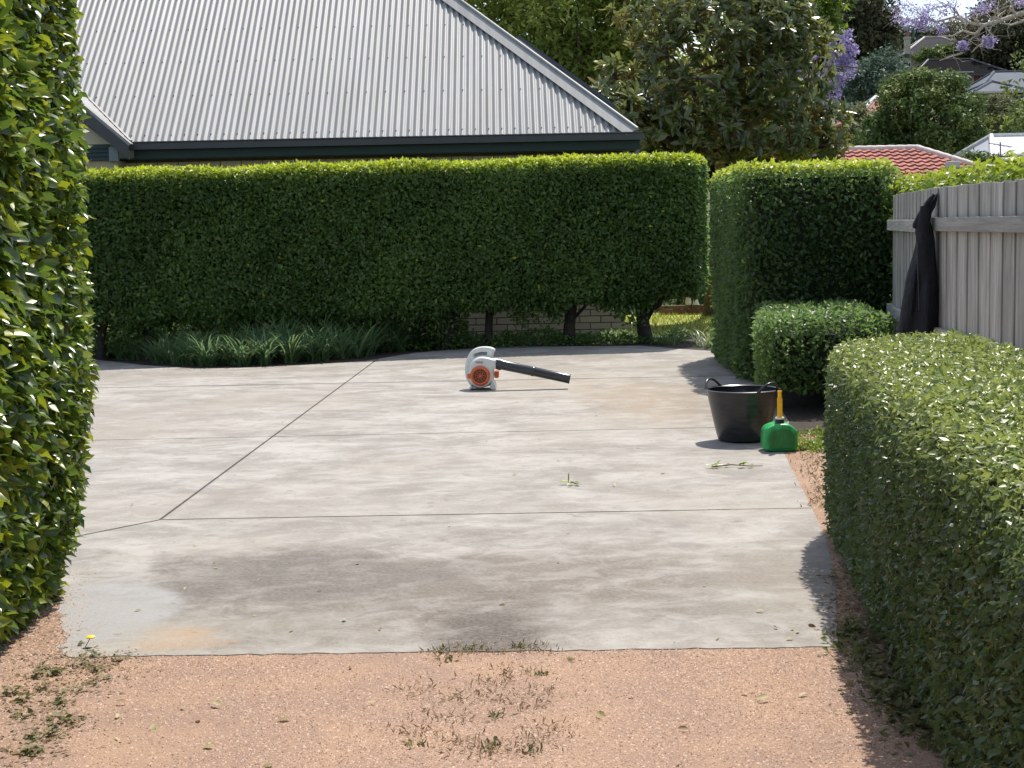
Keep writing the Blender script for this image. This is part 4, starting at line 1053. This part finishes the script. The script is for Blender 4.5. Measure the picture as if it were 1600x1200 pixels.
# ------------------------------------------------------------------ MAGNOLIA
def magnolia():
    o = empty('magnolia_tree', label='dark glossy magnolia tree with bronze leaf undersides right of the house', cat='tree')
    d0 = 23.6
    def el(px_, py_, rx, ry, dd, rd): c = at(px_, py_, d0+dd); k = d0/FPX; return (c.x, c.y, c.z, rx*k, rd, ry*k)
    cs = [el(1135, 60, 150, 150, .3, 1.3), el(1075, 120, 110, 110, 0, 1.1), el(1215, 110, 105, 110, .2, 1.1), el(1160, 205, 165, 50, -.2, .9), el(985, 165, 62, 38, -.9, .5),
          el(1050, 195, 80, 45, -.5, .7), el(1292, 205, 48, 55, 0, .6), el(1040, 232, 55, 26, -.4, .6), el(1110, 235, 70, 24, -.5, .6), el(1190, 235, 70, 24, -.5, .6), el(1265, 232, 60, 26, -.4, .6), el(955, 165, 45, 34, -1.5, .4), el(990, 198, 48, 34, -1.2, .45), el(960, 120, 35, 30, -.8, .4), el(1040, 20, 90, 60, .4, .9), el(1200, 30, 90, 60, .4, .9), el(965, 150, 40, 22, -1.2, .35)]
    nC = 1100
    C, D = ellipsoid_clumps(cs, nC)
    ax = nrm(D + np.array([0, -.25, .7]) + rng.normal(size=(nC,3))*.3)
    per = 11; K = np.repeat(np.arange(nC), per); n = len(K)
    rnd = rng.normal(size=(n,3)); A = ax[K]; perp = nrm(rnd - A*np.sum(rnd*A, axis=1, keepdims=True))
    th = rng.uniform(.5, 1.75, n)[:,None]
    T = nrm(A*np.cos(th) + perp*np.sin(th)); N = nrm(A - T*np.sum(A*T, axis=1, keepdims=True) + rng.normal(size=(n,3))*.18)
    N = nrm(N - T*np.sum(N*T, axis=1, keepdims=True))
    P = C[K] - A*rng.uniform(0, .10, n)[:,None]
    L = rng.uniform(.12, .225, n); W = L*rng.uniform(.34, .44, n)
    tint = rng.random(n); yg = np.where(rng.random(n) < .05, rng.random(n), 0)
    px_, py_, dz = project(P)
    score = np.where((px_ > 0) & (px_ < 1600) & (py_ > 0) & (py_ < 250), -P[:,1] + rng.normal(size=n)*.3, -99)
    idx = np.argsort(-score)[:300]; single = np.zeros(n, bool); single[idx] = True; rs = ~single
    link('crown', leaf_mesh('crown', P[rs], T[rs], N[rs], L[rs], W[rs], tint[rs], yg[rs], T_BIG), MAT['leaf_magnolia'], o, kind='stuff')
    B = np.cross(N, T); base = {}
    for i in idx:
        k = int(tint[i]*3.99)
        if k not in base:
            base[k] = leaf_mesh('leaf', np.zeros((1,3)), np.array([[1.,0,0]]), np.array([[0.,0,1]]), np.array([1.]), np.array([.39]), np.array([(k+.5)/4]), np.array([0.]), T_BIG); base[k].materials.append(MAT['leaf_magnolia'])
        lf = bpy.data.objects.new('leaf', base[k]); col.objects.link(lf); lf.parent = o; s = L[i]
        lf.matrix_local = Matrix(((T[i,0]*s, B[i,0]*s, N[i,0]*s, P[i,0]), (T[i,1]*s, B[i,1]*s, N[i,1]*s, P[i,1]), (T[i,2]*s, B[i,2]*s, N[i,2]*s, P[i,2]), (0,0,0,1)))
    b = at(1111, 470, 25.2); b.z = 0; f1 = Vector((at(1120, 300, 24.4).x, 24.4, 2.0))
    m = MB().tube([b, b.lerp(f1, .5)+Vector((.05,0,0)), f1], [.15, .12, .11], 10)
    for c in cs:
        e = Vector(c[:3]); m.tube(limb_pts(f1, e, 5, .12), [.075, .06, .045, .03, .018], 7)
        for k in range(6):
            q = e + Vector((rng.normal()*c[3]*.5, rng.normal()*c[4]*.5, rng.normal()*c[5]*.5)); m.tube(limb_pts(e, q, 4, .1), [.02, .016, .012, .006], 5)
    m.build('trunk', MAT['bark'], o, smooth=True)
magnolia()

# ------------------------------------------------------------------ TREES further off
def E(px_, py_, rx, ry, d, rd=None):
    c = at(px_, py_, d); k = d/FPX; return (c.x, d, c.z, rx*k, rd or rx*k, ry*k)
def tr(name, label, els, d, mat, ncl, per, Lpx, Rpx, young=.2, **k):
    ncl = int(ncl*1.25); per = int(per*1.25); Lpx *= 1.25
    k_ = d/FPX; cs = [E(*e, d) for e in els]; c = cs[0]
    return tree(name, label, cs, (c[0], d, terrain_z(d)-.2), MAT[mat], ncl, per, Lpx*k_, Rpx*k_, trunk_r=k.pop('tr', .18), young=young, **k)
tr('tree', 'feathery light green tree rising behind the corrugated roof', [(870, 20, 130, 140), (960, 60, 90, 110), (800, -60, 110, 100), (1010, -20, 90, 120), (830, 60, 60, 60), (920, 100, 90, 60)], 37, 'far1', 600, 34, 9, 26, .35, limbs=22, wid=.4)
tr('tree', 'bright lime green tree showing above the magnolia', [(1230, -20, 95, 75), (1150, -40, 90, 60), (1275, 30, 35, 40)], 34, 'leaf_lime', 200, 30, 9, 22, .4, limbs=14, wid=.45)
tr('tree', 'light green tree seen through gaps under the magnolia', [(1080, 150, 90, 70), (1180, 170, 90, 60)], 41, 'far1', 130, 28, 9, 24, .4, limbs=10)
tr('tree', 'tall brownish dark tree left of the sky gap', [(1320, 20, 78, 95), (1290, 90, 60, 70), (1350, 60, 48, 60)], 112, 'far2', 480, 38, 6, 16, .1, limbs=12, tr=.4)
tr('tree', 'blue-green tree below the brownish dark tree', [(1378, 128, 42, 52), (1345, 150, 40, 50), (1400, 160, 30, 40)], 98, 'far3', 170, 34, 5, 13, .1, tr=.3)
tr('tree', 'large round dark green tree above the terracotta roof', [(1450, 195, 92, 82), (1395, 225, 55, 50), (1500, 215, 52, 60), (1440, 150, 60, 42)], 74, 'far4', 420, 40, 5.5, 16, .28, limbs=16, tr=.35)
tr('tree', 'dark tree filling the top right corner behind the jacaranda', [(1590, 60, 88, 72), (1640, 80, 90, 90), (1560, 85, 40, 30)], 150, 'far2', 460, 38, 6, 16, .1, tr=.5)
tr('tree', 'distant dark green tree on the skyline beside the chimney', [(1430, 62, 40, 22), (1400, 75, 22, 30)], 185, 'far3', 110, 30, 4.5, 11, .1, tr=.4)
tr('tree', 'distant olive tree on the skyline above the slate roof', [(1490, 55, 45, 22), (1530, 62, 30, 22)], 182, 'far2', 110, 30, 4.5, 11, .1, tr=.4)
tr('tree', 'mid green spreading tree in front of the slate roof', [(1470, 86, 38, 12), (1500, 82, 22, 10)], 152, 'far4', 80, 30, 4.5, 9, .4, tr=.3)
tr('shrub', 'olive shrub between the magnolia and the round tree', [(1352, 205, 26, 42), (1370, 235, 22, 30)], 84, 'far5', 90, 30, 5, 11, .3, cat='shrub', tr=.12)
tr('shrub', 'pale olive shrub below the grey hipped house', [(1560, 178, 34, 32), (1585, 205, 26, 24)], 100, 'far5', 130, 30, 4.5, 10, .3, cat='shrub', tr=.12)
tr('shrub', 'green shrub at the right edge above the white roof', [(1595, 205, 26, 26), (1620, 190, 30, 40)], 90, 'far1', 90, 30, 5, 11, .2, cat='shrub', tr=.12)
tr('shrub', 'dark shrub beneath the round tree beside the white roof', [(1520, 262, 32, 22), (1560, 272, 30, 14)], 58, 'far4', 90, 30, 6, 12, .1, cat='shrub', tr=.1)
for px_, d in ((1150, 125), (1230, 140), (1000, 130), (880, 135), (700, 120), (1680, 110), (1750, 140), (1700, 75)):
    z_ = terrain_z(d); k_ = d/FPX; c = at(px_, 100, d)
    tree('tree', 'distant hillside tree mostly hidden behind nearer crowns', [(c.x, d, z_+4.5, 4, 4, 3.8)], (c.x, d, z_-.2), MAT['far4'], 90, 30, .3, .9, .25, group='hidden hillside trees', limbs=6)

def jacaranda(label, cs, d, base, branches, ncl, per, Lpx, Rpx):
    o = empty('jacaranda_tree', label=label, cat='tree'); k_ = d/FPX
    C, D = ellipsoid_clumps(cs, ncl); K = np.repeat(np.arange(ncl), per); n = len(K)
    dd = nrm(rng.normal(size=(n,3)))*(rng.random((n,1))**.5); P = C[K]+dd*(Rpx*k_)*rng.uniform(.5, 1.2, ncl)[K][:,None]
    T, N = frames(nrm(dd+np.array([0,0,.3])), .5, .1, .4, .6); L = Lpx*k_*rng.uniform(.6, 1.3, n)
    link('blossom_crown', leaf_mesh('blossom_crown', P, T, N, L, L*.7, np.clip(rng.normal(.5,.25,n),0,1), np.where(rng.random(n)<.2,.7,0), T_QUAD), MAT['blossom'], o)
    m = MB()
    for pts, r in branches: m.tube(pts, [r*(1-.75*i/(len(pts)-1)) for i in range(len(pts))], 7)
    m.build('trunk', MAT['pale_bark'], o, smooth=True)
d = 46
b0 = at(1275, 300, d); b0.z = 0
j1 = [E(1308, 70, 24, 26, d), E(1318, 108, 20, 22, d), E(1295, 60, 16, 18, d), E(1300, 140, 18, 26, d), E(1290, 175, 10, 16, d), E(1262, 110, 20, 40, d), E(1010, 78, 25, 10, d), E(1330, 88, 8, 20, d)]
jacaranda('purple flowering jacaranda beside the right flank of the magnolia', j1, d, b0, [([b0, at(1270, 200, d), at(1285, 130, d), at(1300, 80, d)], .14)]+[([at(1280, 150, d), Vector(c[:3])], .05) for c in j1[:6]], 150, 22, 5, 8)
d = 62
def A(x, y): return at(1380+x*220/1600, y*160/1164, d)
rt = at(1690, 300, d); rt.z = 0
br = [([rt, at(1690, 120, d), at(1650, 30, d), A(1750, 100)], .22),
      ([A(1750, 100), A(1530, 165), A(1340, 230), A(1150, 285), A(1000, 265), A(800, 195), A(600, 250), A(520, 200)], .11), ([A(1750, 200), A(1600, 235), A(1450, 285), A(1310, 255)], .08),
      ([A(1150, 285), A(1040, 390), A(900, 350), A(780, 415), A(640, 400)], .07), ([A(1120, 290), A(1060, 400), A(960, 470)], .045), ([A(1340, 230), A(1300, 190), A(1400, 110)], .06),
      ([A(1250, 245), A(1270, 180)], .05), ([A(1250, 130), A(1210, 120), A(1270, 150)], .05), ([A(1080, 250), A(1000, 190), A(1080, 120)], .05), ([A(800, 195), A(860, 170), A(820, 100), A(560, -20)], .045),
      ([A(960, 235), A(860, 180), A(760, 60), A(700, -30)], .04), ([A(600, 250), A(450, 200), A(300, 230), A(180, 190)], .04), ([A(1180, 480), A(1080, 520), A(1000, 600)], .05), ([A(900, 600), A(780, 640), A(640, 690)], .05), ([A(1530, 165), A(1450, 110), A(1430, 60)], .05),
      ([A(450, 200), A(380, 120), A(330, 90)], .03), ([A(760, 60), A(600, 90), A(480, 130)], .03), ([A(1160, 300), A(1250, 420), A(1200, 480)], .03)]
def EA(x, y, rx, ry): return E(1380+x*.1375, y*.1375, rx*.1375, ry*.1375, d)
j2 = [EA(300, 160, 220, 90), EA(560, 140, 150, 110), EA(720, 100, 120, 90), EA(500, 260, 160, 60), EA(330, 270, 140, 60), EA(1190, 60, 90, 70), EA(1080, 120, 80, 60), EA(680, 330, 60, 60), EA(890, 200, 70, 40), EA(250, 20, 120, 40), EA(1560, 20, 60, 40)]
tw = np.random.default_rng(12)
for pts, r in list(br)[1:]:
    for _ in range(5):
        i = tw.integers(0, len(pts)-1); p0 = pts[i].lerp(pts[i+1], tw.random()); p = p0; dr = Vector((tw.normal(), tw.normal()*.6, tw.normal()*.8+.25)).normalized(); q = [p0]
        for k in range(4): dr = (dr+Vector((tw.normal(), tw.normal(), tw.normal()))*.35).normalized(); p = p+dr*tw.uniform(.12, .35); q.append(p)
        br.append((q, max(.012, r*.3)))
jacaranda('jacaranda with bare pale limbs and thin purple bloom across the top right', j2, d, rt, br, 320, 6, 3.6, 8)
j3 = [EA(1200, 465, 75, 60), EA(900, 520, 50, 50)]
jacaranda('small low jacaranda bloom spray hanging below the pale limbs', j3, d, rt, [([A(1160, 300), A(1180, 400), A(1200, 465)], .02), ([A(1000, 470), A(900, 520)], .02)], 26, 20, 4, 6)

# ------------------------------------------------------------------ HOUSES beyond
terra = brick_mat('terracotta_tile', (.36, .13, .10), .35); mort = simple('ridge_mortar', (.66, .57, .52), .8, .15, 5)
slate = simple('slate_roof', (.045, .045, .05), .95, .15, .6, spec=.1); darkroof = simple('dark_tile_roof', (.007, .0065, .008), 1.0, .2, .8, spec=.05)
greyroof = simple('grey_tile_roof', (.12, .135, .16), .8, .1, .8, spec=.15); whiteroof = simple('white_metal_roof', (.42, .44, .48), .6, .05, .5, spec=.2)
redbrick = simple('red_brick_wall', (.20, .06, .04), .85, .2, 3); creamwall = simple('cream_render', (.45, .41, .32), .85, .08, 2); white_w = simple('white_render', (.55, .55, .52), .8, .06, 2)
glass = simple('window_glass', (.03, .035, .04), .1, .1, 2); stone_w = simple('sandstone_wall', (.25, .21, .15), .85, .2, 3)
trimw = simple('white_trim', (.62, .62, .60), .6)

def hip_house(label, x0, x1, y0, dep, ze, zr, roofm, wallm, over=.5, windows=(), ridge_frac=None, parent_name='house', zb=None, ribs=0):
    o = empty(parent_name, label=label, cat='house')
    zb = zb if zb is not None else terrain_z(y0)-.5
    MB().box(x0+over, x1-over, y0+over, y0+dep-over, zb, ze-.05).build('wall', wallm, o)
    h = min((x1-x0)/2, dep/2)*.98 if ridge_frac is None else ridge_frac
    a, b, c, d_ = (x0,y0,ze),(x1,y0,ze),(x1,y0+dep,ze),(x0,y0+dep,ze); r0 = (x0+h, y0+dep/2, zr); r1 = (x1-h, y0+dep/2, zr)
    lo = [(p[0], p[1], p[2]-.14) for p in (a,b,c,d_)]
    MB().add([a,b,c,d_,r0,r1]+lo, [(0,1,5,4),(1,2,5),(2,3,4,5),(3,0,4),(0,6,7,1),(1,7,8,2),(2,8,9,3),(3,9,6,0),(6,9,8,7)]).build('roof', roofm, o)
    cap_ = MB()
    for p, q in ((a,r0),(b,r1),(d_,r0),(c,r1),(r0,r1)): cap_.tube([Vector(p)+Vector((0,0,.03)), Vector(q)+Vector((0,0,.03))], .11, 6)
    cap_.build('ridge_capping', MAT['gutter'] if roofm is darkroof else (mort if roofm is slate else greyroof if roofm is greyroof else trimw), o)
    MB().box(x0-.04, x1+.04, y0-.14, y0-.01, ze-.16, ze-.01).build('gutter', trimw if roofm in (greyroof, whiteroof) else MAT['gutter'], o)
    for (wx, wz, ww, wh) in windows:
        f_ = MB().box(wx-ww/2-.08, wx+ww/2+.08, y0+over-.06, y0+over-.004, wz-wh/2-.08, wz+wh/2+.08).build('window', trimw, o)
        MB().box(wx-ww/2, wx+ww/2, y0+over-.075, y0+over-.064, wz-wh/2, wz+wh/2).build('pane', glass, f_)
    return o
# terracotta tiled roof just over the hedge: tiles laid one by one
def terracotta():
    d = 50.; o = empty('house', label='house with red terracotta tiled roof and pale chimney behind the fence', cat='house')
    rl = at(1322, 236, d+2); rr = at(1431, 232, d+2); zr_ = rr.z
    pt = R_(24); run_ = 2.6; y0 = d+2-run_*1.0; zE = zr_-run_*math.tan(pt)
    xl = rl.x-3; xr_ = rr.x; hip = run_
    MB().box(xl, xr_+hip-.3, y0+.4, d+2+run_-.4, -.3, zE).build('wall', creamwall, o)
    # deck under the tiles
    MB().add([(xl,y0,zE-.03),(xr_+hip,y0,zE-.03),(xr_,d+2,zr_-.03),(xl,d+2,zr_-.03),(xr_+hip,d+2+run_,zE-.03),(xl,d+2+run_,zE-.03)], [(0,1,2,3),(1,4,2),(3,2,4,5)]).build('roof', terra, o)
    tw, tg = .30, .31; V = []; 
    prof = [(0,.0),(.05,.03),(.10,.04),(.15,.03),(.19,.0),(.25,-.004),(.30,.0)]
    for s_ in (0, tg*1.06):
        for (u, h) in prof: V.append((u, s_, h + (.055 if s_ == 0 else 0)))
    for (u, h) in prof: V.append((u, 0, h-.01))
    k = len(prof); F = [(i, i+1, k+i+1, k+i) for i in range(k-1)] + [(i+1, i, 2*k+i, 2*k+i+1) for i in range(k-1)]
    tm = MB().add(V, F).mesh('tile', smooth=True); tm.materials.append(terra)
    nrows = int(run_/math.cos(pt)/tg); cnt = 0
    for r in range(nrows-1, -1, -1):
        s_ = r*tg; x = xl
        hx = xr_+hip-s_*math.cos(pt)-.12
        while x < hx-.15:
            px_, py_, _ = project(np.array([[x, y0+s_*math.cos(pt), zE+s_*math.sin(pt)]]))
            if px_[0] > 1290 and cnt < 295:
                q = bpy.data.objects.new('tile', tm); col.objects.link(q); q.parent = o; q.location = (x, y0+s_*math.cos(pt), zE+s_*math.sin(pt)+.004); q.rotation_euler = (pt, 0, 0); cnt += 1
            x += tw
    cm = MB().lathe([(.12, 0), (.13, .1), (.115, .34)], 10, 'X').mesh('ridge_tile', smooth=True); cm.materials.append(mort)
    x = xr_-.34
    while x > xl:
        q = bpy.data.objects.new('ridge_tile', cm); col.objects.link(q); q.parent = o; q.location = (x, d+2, zr_+.01); x -= .335
    a = Vector((xr_, d+2, zr_+.02)); b = Vector((xr_+hip, y0, zE+.02)); dv = (b-a); nT = int(dv.length/.335)
    for i in range(nT):
        q = bpy.data.objects.new('ridge_tile', cm); col.objects.link(q); q.parent = o; q.location = a+dv*(i/nT); q.rotation_mode = 'QUATERNION'; q.rotation_quaternion = dv.to_track_quat('X', 'Z')
    c = at(1489, 275, d-1.0)
    MB().box(c.x-.15, c.x+.15, d-1.1, d-.8, zE-.6, c.z+.25).box(c.x-.19, c.x+.19, d-1.14, d-.76, c.z+.25, c.z+.46).build('chimney', white_w, o, bevel=.03)
terracotta()
def xat(px_, d): return at(px_, 200, d).x
# grey hipped house
d = 120
gh = hip_house('cream house with grey hipped tile roof at the right edge', xat(1528, d), xat(1690, d), d, 9, at(1590, 141, d).z, at(1590, 112, d+4.5).z, greyroof, creamwall, .5,
          [(xat(1594, d), at(1594, 153, d).z, 1.0, 1.1), (xat(1560, d), at(1560, 152, d).z, 1.2, .9)], ridge_frac=2.6)
# projecting lower hip in front
q = hip_house('low grey hipped porch in front of the cream house at the right edge', xat(1522, d-4), xat(1607, d-4), d-4, 5.0, at(1560, 142, d-4).z, at(1560, 127, d-1.5).z, greyroof, creamwall, .4, [(xat(1592, d-4), at(1592, 152, d-4).z, .8, 1.0)], ridge_frac=2.1, parent_name='porch')
q['category'] = 'porch'
d = 142
hip_house('red brick house with black tiled roof on the hillside', xat(1428, d), xat(1580, d), d, 9, at(1500, 116, d).z, at(1500, 93, d+4.5).z, darkroof, redbrick, .5,
          [(xat(1510, d), at(1510, 121, d).z, 1.3, 1.0), (xat(1475, d), at(1475, 122, d).z, 1.2, .9), (xat(1545, d), at(1545, 122, d).z, 1.2, .9)], ridge_frac=2.5)
d = 168
oh = hip_house('old sandstone house with slate roof, terracotta ridges and pale chimney', xat(1409, d), xat(1540, d), d, 9, at(1470, 85, d).z, at(1470, 58, d+4.5).z, slate, stone_w, .4, [(xat(1418, d), at(1418, 95, d).z, .7, 1.2)], ridge_frac=3.6)
c = at(1420, 80, d-.1); ct = at(1420, 60, d-.1)
MB().box(c.x-.28, c.x+.28, d+.3, d+.9, c.z-1.2, ct.z).box(c.x-.34, c.x+.34, d+.24, d+.96, ct.z, ct.z+.22).build('chimney', creamwall, oh)
MB().tube([(c.x, d+.6, ct.z+.2), (c.x, d+.6, ct.z+.75)], [.2, .16], 8).build('chimney_pot', terra, oh)
d = 64
wr = hip_house('house with white metal roof at the right edge behind the lime hedge', xat(1551, d), xat(1760, d), d, 8, at(1600, 248, d).z, at(1600, 212, d+4).z, whiteroof, stone_w, .4, [(xat(1585, d), at(1585, 258, d).z, .9, .8)], ridge_frac=1.2)
d = 86
hip_house('house with orange tiled roof peeping behind the olive shrub', xat(1335, d), xat(1440, d), d, 6, at(1370, 186, d).z, at(1370, 152, d+3).z, terra, creamwall, .3, ridge_frac=1.9)
d = 33
hip_house('white roofed outbuilding glimpsed through the left side of the magnolia', xat(962, d), xat(1046, d), d, 3, at(1000, 205, d).z, at(1000, 148, d+1.5).z, whiteroof, creamwall, .2, ridge_frac=.4, parent_name='outbuilding', zb=0)
# aerial and wires
ant = empty('roof_aerial', label='thin television aerial above the white metal roof', cat='aerial')
d = 62; p = at(1564, 265, d); q = at(1563, 222, d); MB().tube([p, q], .025, 5).build('mast', MAT['gutter'], ant)
m = MB(); q2 = at(1563, 228, d)
m.tube([q2+Vector((-.45, 0, .12)), q2+Vector((.45, 0, -.05))], .015, 5)
for k in range(5): x = -.4+.2*k; m.tube([q2+Vector((x, -.25, -x*.19+.03)), q2+Vector((x, .25, -x*.19+.03))], .01, 4)
m.build('antenna', MAT['gutter'], ant)
for (ya, yb) in ((252, 234), (258, 243)):
    pts = []
    a = at(1440, ya, 55); b = at(1720, yb, 60)
    for i in range(13): f = i/12; v = a.lerp(b, f); v.z -= .25*4*f*(1-f); pts.append(v)
    tag(MB().tube(pts, .011, 4).build('overhead_wire', MAT['gutter']), 'upper thin overhead wire crossing above the lime hedge' if ya == 252 else 'lower thin overhead wire crossing above the lime hedge', 'wire')
